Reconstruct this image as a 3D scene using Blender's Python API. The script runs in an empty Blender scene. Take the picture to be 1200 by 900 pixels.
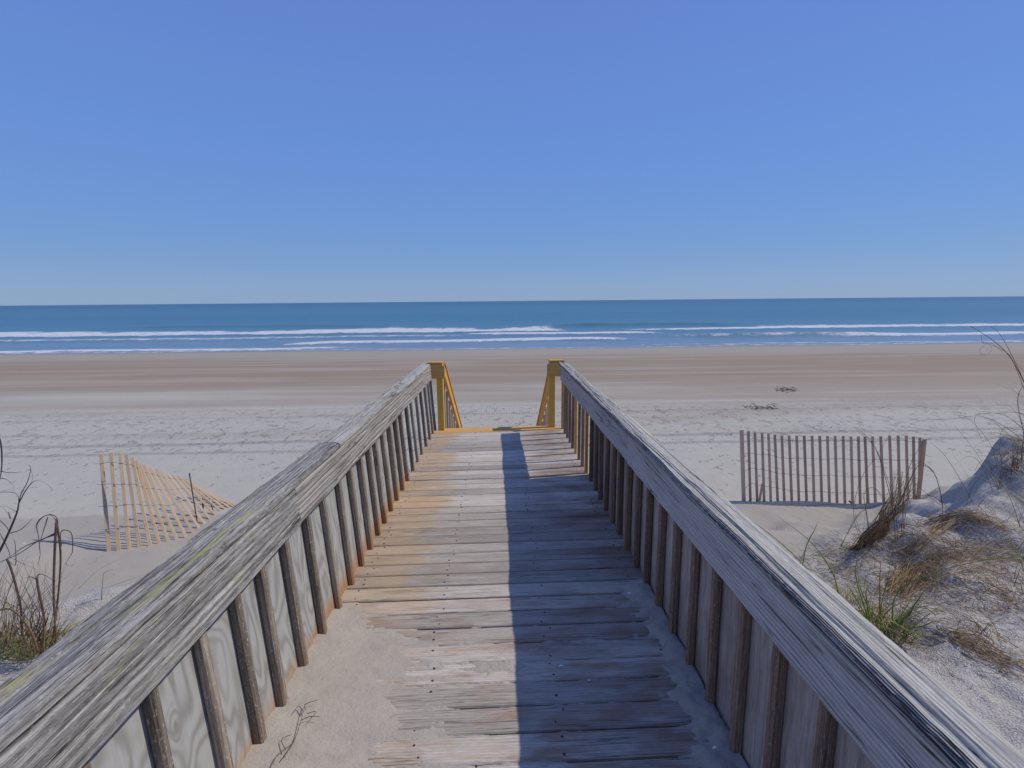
import bpy, math, random
import numpy as np
from mathutils import Vector, Matrix
random.seed(7)
rng = np.random.default_rng(7)
R = math.radians
scene = bpy.context.scene
C = scene.collection

# ------------------------------------------------------------------ camera
CAMZ = 1.75
F = 590.0                                   # focal length, in pixels of a 1200 px wide picture
yaw, pitch, roll = R(1.36), R(9.37), R(0.525)
fwd = Vector((math.sin(yaw)*math.cos(pitch), math.cos(yaw)*math.cos(pitch), -math.sin(pitch)))
right0 = Vector((math.cos(yaw), -math.sin(yaw), 0))
up0 = right0.cross(fwd)
right = right0*math.cos(roll) - up0*math.sin(roll)
up = up0*math.cos(roll) + right0*math.sin(roll)
cam_d = bpy.data.cameras.new('camera'); cam = bpy.data.objects.new('camera', cam_d); C.objects.link(cam)
m = Matrix((right, up, -fwd)).transposed().to_4x4(); m.translation = (0, 0, CAMZ)
cam.matrix_world = m
cam_d.sensor_width = 36; cam_d.lens = F/1200*36
cam_d.clip_start = .05; cam_d.clip_end = 60000
scene.camera = cam

def at(px, py, Y):
    """point of the place at distance Y along the walkway that was surveyed at this spot of the photograph"""
    d = fwd*F + right*(px-600) - up*(py-450)
    t = Y/d.y
    return np.array((d.x*t, d.y*t, CAMZ+d.z*t))

# ------------------------------------------------------------------ noise
def _h(ix, iy, iz, s):
    n = (ix.astype(np.int64)*374761393 + iy.astype(np.int64)*668265263 + iz.astype(np.int64)*2147483647 + s*1274126177) & 0xffffffff
    n = ((n ^ (n >> 13))*1274126177) & 0xffffffff
    n = ((n ^ (n >> 16))*2246822519) & 0xffffffff
    return ((n ^ (n >> 15)) & 0xffff)/65535.0
def noise(x, y=0., z=0., s=0):
    x, y, z = np.broadcast_arrays(np.asarray(x, float), np.asarray(y, float), np.asarray(z, float))
    ix, iy, iz = np.floor(x), np.floor(y), np.floor(z)
    fx, fy, fz = x-ix, y-iy, z-iz
    fx, fy, fz = [f*f*f*(f*(f*6-15)+10) for f in (fx, fy, fz)]
    r = 0
    for a in (0, 1):
        for b in (0, 1):
            for c in (0, 1):
                w = (fx if a else 1-fx)*(fy if b else 1-fy)*(fz if c else 1-fz)
                r = r + w*_h(ix+a, iy+b, iz+c, s)
    return r*2-1
def fbm(x, y=0., z=0., s=0, o=4):
    r = 0; a = 1; t = 0
    for k in range(o):
        f = 2.03**k
        r = r + a*noise(np.asarray(x)*f+k*17.3, np.asarray(y)*f+k*5.1, np.asarray(z)*f, s+k); t += a; a *= .5
    return r/t
def sstep(a, b, x):
    t = np.clip((np.asarray(x, float)-a)/(b-a), 0, 1); return t*t*(3-2*t)

# ------------------------------------------------------------------ objects
def tag(o, label=None, cat=None, group=None, kind=None):
    if label: o['label'] = label
    if cat: o['category'] = cat
    if group: o['group'] = group
    if kind: o['kind'] = kind
    return o
def empty(name, loc, label, cat, group=None):
    o = bpy.data.objects.new(name, None); C.objects.link(o); o.location = loc; o.empty_display_size = .1
    return tag(o, label, cat, group)
def link(name, V, Fc, mats, parent=None, g=None, col=None, smooth=False, origin=None, midx=None, attrs=None):
    V = np.asarray(V, float)
    if origin is None: origin = V.mean(axis=0) if parent is not None else np.array((0., 0., 0.))
    origin = np.asarray(origin, float)
    me = bpy.data.meshes.new(name)
    me.from_pydata((V-origin).tolist(), [], [tuple(int(i) for i in f) for f in Fc])
    if not isinstance(mats, (list, tuple)): mats = [mats]
    for mt in mats: me.materials.append(mt)
    if g is not None:
        a = me.attributes.new('g', 'FLOAT_VECTOR', 'POINT'); a.data.foreach_set('vector', np.asarray(g, np.float32).ravel())
    if col is not None:
        a = me.attributes.new('tint', 'FLOAT_COLOR', 'POINT'); a.data.foreach_set('color', np.asarray(col, np.float32).ravel())
    for k, v in (attrs or {}).items():
        a = me.attributes.new(k, 'FLOAT', 'POINT'); a.data.foreach_set('value', np.asarray(v, np.float32).ravel())
    if midx is not None: me.polygons.foreach_set('material_index', np.asarray(midx, np.int32))
    if smooth: me.polygons.foreach_set('use_smooth', np.ones(len(me.polygons), bool))
    me.update()
    o = bpy.data.objects.new(name, me); C.objects.link(o)
    if parent is not None:
        o.parent = parent
        pl = np.array(world_loc(parent))
        o.location = origin-pl
    else: o.location = origin
    return o
def world_loc(o):
    v = Vector(o.location)
    while o.parent is not None:
        o = o.parent; v = v+Vector(o.location)
    return v
def grid(nx, ny):
    i = np.arange(nx-1)[None, :]+np.arange(ny-1)[:, None]*nx
    i = i.ravel()
    return np.stack((i, i+1, i+1+nx, i+nx), 1)

class Tubes:
    """leaf blades, stalks and wires: tapered tubes with a flattened section"""
    def __init__(s): s.V = []; s.F = []; s.C = []; s.n = 0
    def add(s, P, r0, r1=None, flat=.3, col=(.3, .25, .15), sides=4, twist=0., mid=None, colend=None):
        P = np.asarray(P, float); n = len(P)
        if r1 is None: r1 = r0
        t = np.linspace(0, 1, n)
        rad = r0+(r1-r0)*t if mid is None else np.interp(t, [0, .35, 1], [r0, mid, r1])
        T = np.gradient(P, axis=0); T /= np.linalg.norm(T, axis=1)[:, None]+1e-9
        a = np.cross(T, np.array((.13, .91, .1))); a /= np.linalg.norm(a, axis=1)[:, None]+1e-9
        b = np.cross(T, a)
        ang = twist*t
        a2 = a*np.cos(ang)[:, None]+b*np.sin(ang)[:, None]; b2 = -a*np.sin(ang)[:, None]+b*np.cos(ang)[:, None]
        for k in range(sides):
            th = 2*math.pi*k/sides
            s.V.append(P+(a2*math.cos(th)+b2*math.sin(th)*flat)*rad[:, None])
            c0 = np.array(col); c1 = np.array(colend if colend is not None else col)
            cc = c0[None]*(1-t[:, None])+c1[None]*t[:, None]
            s.C.append(np.concatenate((cc, np.ones((n, 1))), 1))
        for k in range(sides):
            k2 = (k+1) % sides
            for i in range(n-1):
                s.F.append((s.n+k*n+i, s.n+k2*n+i, s.n+k2*n+i+1, s.n+k*n+i+1))
        s.F.append(tuple(s.n+k*n for k in range(sides))[::-1]); s.F.append(tuple(s.n+k*n+n-1 for k in range(sides)))
        s.n += n*sides
    def build(s, name, mat, parent=None, origin=None, smooth=True):
        return link(name, np.concatenate(s.V), s.F, mat, parent, col=np.concatenate(s.C), smooth=smooth, origin=origin)

def curve(pts, n=16):
    """smooth curve through a few points"""
    P = np.asarray(pts, float); m_ = len(P)
    if m_ == 2: return P[0]+(P[1]-P[0])*np.linspace(0, 1, n)[:, None]
    Q = np.concatenate((2*P[:1]-P[1:2], P, 2*P[-1:]-P[-2:-1]))
    out = []
    for u in np.linspace(0, m_-1, n):
        i = min(int(u), m_-2); t = u-i
        a, b, c, d = Q[i], Q[i+1], Q[i+2], Q[i+3]
        out.append(.5*(2*b+(c-a)*t+(2*a-5*b+4*c-d)*t*t+(3*b-a-3*c+d)*t**3))
    return np.array(out)

# ------------------------------------------------------------------ materials
class NT:
    def __init__(s, name):
        s.m = bpy.data.materials.new(name); s.m.use_nodes = True
        s.t = s.m.node_tree; s.t.nodes.clear()
        s.out = s.n('ShaderNodeOutputMaterial'); s.b = s.n('ShaderNodeBsdfPrincipled')
        s.l(s.b.outputs[0], s.out.inputs[0])
    def n(s, t, **k):
        o = s.t.nodes.new(t)
        for a, v in k.items(): setattr(o, a, v)
        return o
    def l(s, a, b): s.t.links.new(a, b)
    def put(s, inp, v):
        if isinstance(v, bpy.types.NodeSocket): s.l(v, inp)
        elif v is not None:
            if isinstance(v, (tuple, list)) and len(v) == 3 and inp.type == 'RGBA': v = tuple(v)+(1,)
            inp.default_value = v
    def math(s, op, a, b=None, c=None, clamp=False):
        o = s.n('ShaderNodeMath', operation=op, use_clamp=clamp)
        for i, v in enumerate((a, b, c)):
            if v is not None: s.put(o.inputs[i], v)
        return o.outputs[0]
    def math_rot(s, v):
        o = s.n('ShaderNodeMapping'); s.put(o.inputs[0], v); o.inputs[2].default_value = (0, 0, .95); return o.outputs[0]
    def vec(s, v, sc=(1, 1, 1), off=(0, 0, 0)):
        o = s.n('ShaderNodeMapping'); s.put(o.inputs[0], v); o.inputs[1].default_value = off; o.inputs[3].default_value = sc
        return o.outputs[0]
    def noise(s, v, scale=1., detail=4, rough=.55, dist=0., col=False):
        o = s.n('ShaderNodeTexNoise'); s.put(o.inputs['Vector'], v); o.inputs['Scale'].default_value = scale
        o.inputs['Detail'].default_value = detail; o.inputs['Roughness'].default_value = rough; o.inputs['Distortion'].default_value = dist
        return o.outputs['Color' if col else 'Fac']
    def rng(s, v, a, b, c=0., d=1., smooth=False):
        o = s.n('ShaderNodeMapRange'); o.interpolation_type = 'SMOOTHSTEP' if smooth else 'LINEAR'
        s.put(o.inputs[0], v)
        for i, x in enumerate((a, b, c, d)): s.put(o.inputs[i+1], x)
        return o.outputs[0]
    def mix(s, f, a, b, mode='MIX'):
        o = s.n('ShaderNodeMix', data_type='RGBA', blend_type=mode)
        s.put(o.inputs[0], f); s.put(o.inputs[6], a); s.put(o.inputs[7], b)
        return o.outputs[2]
    def attr(s, name, vec=True):
        o = s.n('ShaderNodeAttribute', attribute_name=name); return o.outputs['Vector' if vec else 'Fac']
    def attrc(s, name): return s.n('ShaderNodeAttribute', attribute_name=name).outputs['Color']
    def sep(s, v):
        o = s.n('ShaderNodeSeparateXYZ'); s.put(o.inputs[0], v); return o.outputs
    def pos(s): return s.n('ShaderNodeNewGeometry').outputs['Position']
    def rand(s): return s.n('ShaderNodeObjectInfo').outputs['Random']
    def bump(s, h, strength=.5, dist=.002, nrm=None):
        o = s.n('ShaderNodeBump'); s.put(o.inputs['Height'], h); o.inputs['Strength'].default_value = strength
        o.inputs['Distance'].default_value = dist
        if nrm is not None: s.l(nrm, o.inputs['Normal'])
        return o.outputs[0]
    def fin(s, col, rough=.9, nrm=None, spec=.2):
        s.put(s.b.inputs['Base Color'], col); s.put(s.b.inputs['Roughness'], rough)
        s.b.inputs['Specular IOR Level'].default_value = spec
        if nrm is not None: s.l(nrm, s.b.inputs['Normal'])
        return s.m

def wood(name, light, dark, crack=.5, knots=True, bandf=26., stain=None, lichen=0., contrast=1., bumpd=.003, spread=.25, crackcol=(.05, .042, .036), speck=0., bandw=.6, warpk=3.4):
    """weathered timber; grain follows the attribute g (metres, x along the board)"""
    t = NT(name)
    g = t.attr('g')
    gx = t.sep(g)
    warp = t.noise(t.vec(g, (.9, 7, 7)), 1, 3, .5)
    vo = t.n('ShaderNodeTexVoronoi'); t.put(vo.inputs['Vector'], t.vec(g, (1.3, 8.5, 6))); vo.inputs['Scale'].default_value = 1; vo.inputs['Randomness'].default_value = 1
    kd = vo.outputs['Distance']
    kn = t.rng(kd, .02, .26, 1, 0, True) if knots else 0.
    ph = t.math('MULTIPLY', t.math('ADD', gx[1], t.math('MULTIPLY', gx[2], .55)), bandf)
    ph = t.math('ADD', ph, t.math('MULTIPLY', warp, warpk))
    if knots: ph = t.math('ADD', ph, t.math('MULTIPLY', t.math('POWER', kn, 1.6), 2.6))
    bands = t.math('MULTIPLY_ADD', t.math('SINE', t.math('MULTIPLY', ph, 6.283)), .5, .5)
    fib = t.noise(t.vec(g, (24, 240, 240)), 1, 5, .7)
    fib2 = t.noise(t.vec(g, (6, 80, 80)), 1, 5, .68)
    blotch = t.noise(t.vec(g, (2.2, 10, 10)), 1, 4, .6)
    cr = t.noise(t.vec(g, (1.3, 60, 50), (3, 7, 1)), 1, 2, .5, .2)
    cl = t.rng(t.math('ABSOLUTE', t.math('SUBTRACT', cr, .5)), .003, .020, 1, 0)
    crm = t.rng(t.noise(t.vec(g, (1.5, 14, 14), (9, 1, 4)), 1, 2, .5), .48, .58, 0, 1)
    cracks = t.math('MULTIPLY', t.math('MULTIPLY', cl, crm), crack, clamp=True)
    v = t.math('ADD', t.math('MULTIPLY', bands, .30*bandw), t.math('ADD', t.math('MULTIPLY', fib, .75), t.math('MULTIPLY', fib2, .65)))
    v = t.math('ADD', v, t.math('MULTIPLY', blotch, .35))
    mid_ = .15*bandw+.875
    v = t.rng(v, mid_-.27/contrast, mid_+.27/contrast, 0, 1)
    col = t.mix(v, dark, light)
    r = t.rand()
    col = t.mix(1., col, t.mix(r, (1-spread,)*3, (1+spread*.5,)*3), 'MULTIPLY')
    if knots:
        core = t.rng(kd, .035, .085, 1, 0, True)
        col = t.mix(t.math('MULTIPLY', core, .75), col, (dark[0]*.75, dark[1]*.55, dark[2]*.42))
    if lichen:
        lm = t.rng(t.noise(t.vec(g, (3.5, 17, 17), (5, 5, 5)), 1, 5, .7), .60, .68, 0, lichen)
        col = t.mix(lm, col, (.38, .37, .12))
    if speck:
        sm = t.rng(t.noise(t.vec(g, (60, 160, 160)), 1, 2, .6), .60, .66, 0, speck)
        col = t.mix(sm, col, (.55, .55, .50))
    if name == 'rail_wood':
        q = t.sep(t.pos())
        ln = t.math('ABSOLUTE', t.math('SUBTRACT', q[0], t.math('MULTIPLY_ADD', t.noise(t.vec(g, (2, 9, 9)), 1, 3, .6), .05, -1.045)))
        lm2 = t.math('MULTIPLY', t.rng(ln, .006, .022, 1, 0, True), t.math('MULTIPLY', t.rng(q[1], 1.15, 1.4, 0, 1, True), t.rng(q[1], 1.7, 2.3, 1, 0, True)))
        lm2 = t.math('MULTIPLY', lm2, t.rng(fib2, .35, .6, .2, .85))
        col = t.mix(lm2, col, (.37, .36, .13))
    if stain: col = stain(t, col)
    col = t.mix(cracks, col, crackcol)
    h = t.math('SUBTRACT', t.math('ADD', t.math('MULTIPLY', fib, .7), t.math('ADD', t.math('MULTIPLY', bands, .22*bandw), t.math('MULTIPLY', fib2, .8))), t.math('MULTIPLY', cracks, 1.6))
    return t.fin(col, .88, t.bump(h, .85, bumpd), .18)

def st_deck(t, col):
    p = t.pos(); s = t.sep(p)
    n1 = t.noise(t.vec(p, (1.6, 9, 1)), 1, 4, .6); n2 = t.noise(t.vec(p, (5, 22, 1)), 1, 4, .6); rd = t.rand()
    edge = t.math('ADD', t.math('MULTIPLY_ADD', s[1], -.035, -.38), t.math('ADD', t.math('MULTIPLY', t.math('SUBTRACT', n1, .5), .5), t.math('MULTIPLY', t.math('SUBTRACT', rd, .5), .22)))
    mk = t.rng(t.math('SUBTRACT', edge, s[0]), -.06, .10, 0, 1, True)
    mk = t.math('MULTIPLY', mk, t.rng(n2, .30, .58, .35, 1))
    mk = t.math('MULTIPLY', mk, t.rng(s[1], 2.5, 3.1, .3, 1, True))
    o2 = t.math('MULTIPLY', t.rng(n1, .56, .66, 0, .6, True), t.rng(n2, .4, .6, 0, 1))
    mk = t.math('MAXIMUM', mk, o2)
    col = t.mix(t.math('MULTIPLY', t.math('MULTIPLY', mk, t.math('MULTIPLY_ADD', rd, .5, .55)), .8), col, t.mix(n2, (.36, .19, .075), (.50, .36, .18)))
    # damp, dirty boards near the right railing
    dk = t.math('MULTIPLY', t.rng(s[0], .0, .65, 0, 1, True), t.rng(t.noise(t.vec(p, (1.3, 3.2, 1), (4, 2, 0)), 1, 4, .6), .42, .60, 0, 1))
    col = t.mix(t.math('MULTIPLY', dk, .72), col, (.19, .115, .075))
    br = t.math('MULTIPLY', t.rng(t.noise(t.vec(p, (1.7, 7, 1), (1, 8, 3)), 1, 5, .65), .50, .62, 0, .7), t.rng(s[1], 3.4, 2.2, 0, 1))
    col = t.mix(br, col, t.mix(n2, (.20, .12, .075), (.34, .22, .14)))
    # sand dust lodged in the boards
    du = t.rng(t.noise(t.vec(p, (2.2, 10, 1), (7, 7, 7)), 1, 5, .65), .56, .68, 0, .6)
    return t.mix(du, col, (.46, .43, .38))
def st_bal(t, col):
    p = t.pos(); s = t.sep(p)
    n = t.noise(t.vec(p, (8, 8, 5)), 1, 3, .6)
    mk = t.rng(t.math('ADD', s[2], t.math('MULTIPLY', n, .16)), .12, .26, .85, 0, True)
    ym = t.math('MULTIPLY', t.rng(s[1], 2.4, 2.9, .35, 1), t.rng(s[1], 4.2, 5.2, 1, .45))
    ym = t.math('MULTIPLY', ym, t.rng(s[0], -.2, .2, 1, .22))
    return t.mix(t.math('MULTIPLY', mk, ym), col, t.mix(n, (.26, .125, .06), (.36, .22, .12)))
M = {}
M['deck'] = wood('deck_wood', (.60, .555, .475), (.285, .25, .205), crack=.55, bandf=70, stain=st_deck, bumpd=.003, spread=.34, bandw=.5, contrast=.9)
M['rail'] = wood('rail_wood', (.44, .43, .39), (.085, .08, .072), crack=1., bandf=70, lichen=.55, contrast=1.35, bumpd=.006, spread=.1, speck=.35, bandw=.5)
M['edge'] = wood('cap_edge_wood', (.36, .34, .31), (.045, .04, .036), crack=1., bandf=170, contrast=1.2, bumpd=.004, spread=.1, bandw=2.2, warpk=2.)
M['cap'] = wood('cap_wood', (.53, .52, .455), (.18, .172, .15), crack=1., bandf=80, lichen=.3, contrast=1.05, bumpd=.004, spread=.1, bandw=.7, warpk=3.2, speck=.2)
M['face_pale'] = wood('face_wood_pale', (.62, .585, .54), (.33, .305, .275), crack=.9, bandf=115, contrast=.85, bumpd=.003, spread=.08, bandw=1.2, warpk=2.4)
M['bal_brown'] = wood('baluster_wood_brown', (.36, .245, .17), (.15, .09, .06), crack=.5, bandf=60, stain=st_bal, lichen=.1, speck=.35, spread=.35)
M['face'] = wood('face_wood', (.46, .43, .385), (.21, .19, .165), crack=.8, bandf=62, contrast=1.0, bumpd=.004, spread=.12, bandw=1.3)
M['bal'] = wood('baluster_wood', (.40, .345, .28), (.15, .115, .085), crack=.5, knots=True, bandf=60, stain=st_bal, lichen=.1, speck=.5, spread=.35)
M['new_yellow'] = wood('new_pine_olive', (.74, .47, .10), (.58, .36, .065), crack=.15, bandf=30, spread=.1, bumpd=.001)
M['new_orange'] = wood('new_pine_orange', (.68, .42, .15), (.50, .27, .075), crack=.15, bandf=30, spread=.15, bumpd=.001)
M['new_brown'] = wood('new_pine_brown', (.74, .43, .14), (.56, .31, .085), crack=.15, bandf=30, spread=.1, bumpd=.001)

def picket_mat(name, a, b, dirt=(.12, .08, .05)):
    t = NT(name); g = t.attr('g')
    f = t.noise(t.vec(g, (5, 120, 120)), 1, 4, .6)
    col = t.mix(t.rng(f, .3, .7), a, b)
    col = t.mix(1., col, t.mix(t.rand(), (.78, .78, .78), (1.1, 1.1, 1.1)), 'MULTIPLY')
    k = t.rng(t.noise(t.vec(g, (14, 40, 40)), 1, 2, .5), .74, .80, 0, .6)
    col = t.mix(k, col, dirt)
    return t.fin(col, .85, t.bump(f, .4, .001), .2)
M['picket'] = picket_mat('picket_wood', (.50, .36, .22), (.66, .50, .33))
M['picket_brown'] = picket_mat('picket_wood_brown', (.54, .37, .25), (.70, .51, .36))
def plain(name, col, rough=.8, spec=.3, metal=0.):
    t = NT(name); n = t.noise(t.pos(), 60, 3, .6)
    t.b.inputs['Metallic'].default_value = metal
    return t.fin(t.mix(n, tuple(c*.7 for c in col), tuple(min(1, c*1.25) for c in col)), rough, None, spec)
M['wire'] = plain('rusty_wire', (.12, .115, .11), .6)
M['stake'] = plain('green_steel', (.035, .05, .035), .6)
M['nail'] = plain('rusty_nail', (.035, .025, .022), .7)
M['shell'] = plain('shell', (.8, .78, .74), .5)
M['weed'] = plain('dry_seaweed', (.13, .10, .08), .9)
M['underwood'] = plain('framing', (.2, .16, .12), .9)

t = NT('plywood'); g = t.attr('g')
p1 = t.noise(t.vec(g, (5.2, 2, 1.7)), 1, 2.2, .4, .4)
con = t.math('MULTIPLY_ADD', t.math('SINE', t.math('MULTIPLY', p1, 75)), .5, .5)
con = t.math('POWER', con, 1.6)
vo = t.n('ShaderNodeTexVoronoi'); t.put(vo.inputs['Vector'], t.vec(g, (4.2, 4.3, 2.2))); vo.inputs['Scale'].default_value = 1
kd = vo.outputs['Distance']
rings = t.math('MULTIPLY', t.math('MULTIPLY_ADD', t.math('SINE', t.math('MULTIPLY', kd, 110)), .5, .5), t.rng(kd, .10, .24, 1, 0, True))
con = t.math('MAXIMUM', con, rings)
fib = t.noise(t.vec(g, (150, 50, 9)), 1, 5, .65)
bl = t.noise(t.vec(g, (3, 4, 3)), 1, 4, .6)
col = t.mix(t.math('MULTIPLY', con, t.rng(bl, .3, .65, .3, .85)), (.42, .425, .41), (.20, .185, .165))
col = t.mix(t.rng(fib, .35, .75, 0, .45), col, (.27, .265, .245))
col = t.mix(t.rng(bl, .55, .75, 0, .35), col, (.50, .52, .50))
col = t.mix(t.rng(kd, .04, .10, .8, 0, True), col, (.23, .16, .12))
s = t.sep(t.pos())
mk = t.rng(t.math('ADD', s[2], t.math('MULTIPLY', bl, .14)), .06, .20, .85, 0, True)
col = t.mix(mk, col, t.mix(bl, (.33, .15, .06), (.46, .27, .13)))
M['ply'] = t.fin(col, .85, t.bump(t.math('ADD', t.math('MULTIPLY', fib, .8), t.math('MULTIPLY', con, -.3)), .6, .002), .15)

t = NT('plywood_dirty'); g = t.attr('g')
fib = t.noise(t.vec(t.math_rot(g), (6, 60, 5)), 1, 5, .65, .6)
bl = t.noise(t.vec(g, (3, 5, 3)), 1, 4, .6)
col = t.mix(t.rng(fib, .35, .65), (.33, .28, .235), (.56, .51, .455))
col = t.mix(t.rng(bl, .4, .7, 0, .5), col, (.24, .17, .12))
M['ply2'] = t.fin(col, .88, t.bump(fib, .5, .002), .15)

# plants take their colour from each blade
t = NT('plant_fibre'); c = t.attrc('tint')
n = t.noise(t.pos(), 55, 3, .6)
M['plant'] = t.fin(t.mix(t.rng(n, .35, .7), t.mix(1., c, (.72, .70, .68), 'MULTIPLY'), t.mix(1., c, (1.18, 1.16, 1.1), 'MULTIPLY')), .7, None, .25)

# sand
def sand_nodes(t, p, near=True):
    s = t.sep(p)
    n_f = t.noise(p, 380, 3, .7)
    n_m = t.noise(p, 55, 4, .65)
    n_l = t.noise(p, 4.5, 4, .6)
    return s, n_f, n_m, n_l
t = NT('beach_sand'); p = t.pos(); s, nf, nm, nl = sand_nodes(t, p)
X, Y, Z = s
streak = t.noise(t.vec(p, (.055, .55, .3)), 1, 5, .6, .4)
streak2 = t.noise(t.vec(p, (.16, 1.9, .3), (4, 2, 1)), 1, 4, .6, .3)
dry = t.mix(nl, (.40, .385, .32), (.455, .44, .365))
near_ = t.mix(nl, (.335, .305, .245), (.39, .365, .30))
warm = t.mix(streak2, (.24, .185, .125), (.325, .265, .19))
wet = t.mix(streak2, (.30, .275, .215), (.355, .33, .265))
yy = t.math('ADD', Y, t.math('MULTIPLY', t.math('SUBTRACT', streak, .5), 24))
col = t.mix(t.rng(yy, 12.0, 24.0, 0, 1, True), dry, warm)
pale = t.math('MULTIPLY', t.rng(streak, .50, .66, 0, .75, True), t.rng(Y, 14, 19))
col = t.mix(pale, col, (.36, .32, .25))
col = t.mix(t.rng(yy, 33, 42, 0, 1, True), col, wet)
col = t.mix(t.rng(Y, 46.5, 50, 0, 1, True), col, (.25, .235, .205))
edge = t.math('ADD', 6.98, t.math('MULTIPLY', t.math('SUBTRACT', t.noise(t.vec(p, (.8, 0, 0)), 1, 3, .6), .5), .25))
col = t.mix(t.rng(t.math('SUBTRACT', Y, edge), -.04, .04, 1, 0), col, near_)
duneM = t.rng(Z, -1.12, -.8, 0, 1, True)
duneM = t.math('MULTIPLY', duneM, t.rng(Y, 6.5, 7.5, 1, 0))
grain = t.noise(p, 95, 2, .5)
dcol = t.mix(t.rng(grain, .36, .60), (.36, .34, .295), (.55, .53, .465))
col = t.mix(duneM, col, dcol)
# churned strip and tyre tracks crossing the beach
rows = []
trk = None; trh = None
for yc, wd, st, slope in ((10.75, .13, .9, .012), (11.55, .16, 1., .010), (12.6, .12, .45, .02), (14.4, .16, .55, .012), (15.6, .2, .35, .015), (17.5, .25, .25, -.02)):
    wob = t.math('MULTIPLY', t.math('SUBTRACT', t.noise(t.vec(p, (.12, 0, 0), (yc, 0, 0)), 1, 2, .5), .5), .5)
    dd = t.math('ABSOLUTE', t.math('SUBTRACT', t.math('SUBTRACT', Y, t.math('MULTIPLY_ADD', X, slope, yc)), wob))
    b = t.rng(dd, wd*.5, wd, st, 0, True)
    trk = b if trk is None else t.math('MAXIMUM', trk, b)
tread = t.math('MULTIPLY_ADD', t.math('SINE', t.math('MULTIPLY', X, 85)), .5, .5)
dent = t.noise(t.vec(p, (7, 5, 1)), 1, 4, .65)
dent2 = t.noise(t.vec(p, (5, 3, 1), (5, 5, 5)), 1, 4, .7)
zone = t.math('MULTIPLY', t.rng(Y, 7.2, 9.5, .25, 1, True), t.rng(Y, 14.5, 18, 1, .06, True))
dimp = t.math('MULTIPLY', t.rng(dent, .62, .70, 0, 1, True), zone)
chip = t.math('MULTIPLY', t.rng(dent2, .58, .64, 0, 1, True), t.math('MULTIPLY', t.rng(Y, 10, 11.2, 0, 1, True), t.rng(Y, 14, 16.5, 1, .1, True)))
disturb = t.math('MAXIMUM', dimp, chip)
col = t.mix(t.math('MULTIPLY', trk, t.math('MULTIPLY_ADD', tread, .2, .2)), col, (.20, .175, .16))  # self-shadow of the tread marks, darkened into the sand colour
col = t.mix(t.math('MULTIPLY', disturb, .28), col, (.22, .19, .175))  # dents darkened too: their self-shadow is mixed into the colour
sh = t.n('ShaderNodeTexVoronoi'); t.put(sh.inputs['Vector'], p); sh.inputs['Scale'].default_value = 5.
wsp = t.math('MULTIPLY', t.rng(sh.outputs['Distance'], .05, .075, 1, 0), t.rng(t.noise(p, .9, 2, .5), .5, .6, 0, 1))
col = t.mix(t.math('MULTIPLY', wsp, t.rng(Y, 16, 22, .75, 0)), col, (.78, .75, .70))
col = t.mix(t.rng(nf, .35, .75, .0, .22), col, (.24, .21, .19))
h = t.math('ADD', t.math('MULTIPLY', nf, .10), t.math('MULTIPLY', nm, .35))
h = t.math('ADD', h, t.math('MULTIPLY', grain, t.math('MULTIPLY', duneM, 1.3)))
fary = t.rng(Y, 18, 40, 1, .15)
h = t.math('ADD', h, t.math('MULTIPLY', nl, .7))
h = t.math('SUBTRACT', h, t.math('MULTIPLY', disturb, 2.2))
h = t.math('SUBTRACT', h, t.math('MULTIPLY', trk, t.math('MULTIPLY_ADD', tread, 1.3, .7)))
h = t.math('MULTIPLY', h, fary)
M['sand'] = t.fin(col, t.rng(Y, 44, 50, .95, .55), t.bump(h, 1., .012), .15)

t = NT('drift_sand'); p = t.pos(); s, nf, nm, nl = sand_nodes(t, p)
grain = t.noise(p, 130, 3, .6)
col = t.mix(t.rng(nl, .3, .7), (.365, .335, .28), (.42, .39, .325))
col = t.mix(t.rng(grain, .5, .72, 0, .45), col, (.27, .23, .205))
col = t.mix(t.rng(t.noise(t.vec(p, (3, 9, 1)), 1, 4, .6), .55, .7, 0, .3), col, (.33, .25, .17))
M['drift'] = t.fin(col, .95, t.bump(t.math('ADD', t.math('MULTIPLY', grain, .8), t.math('MULTIPLY', nm, 1.)), 1., .004), .12)

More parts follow.
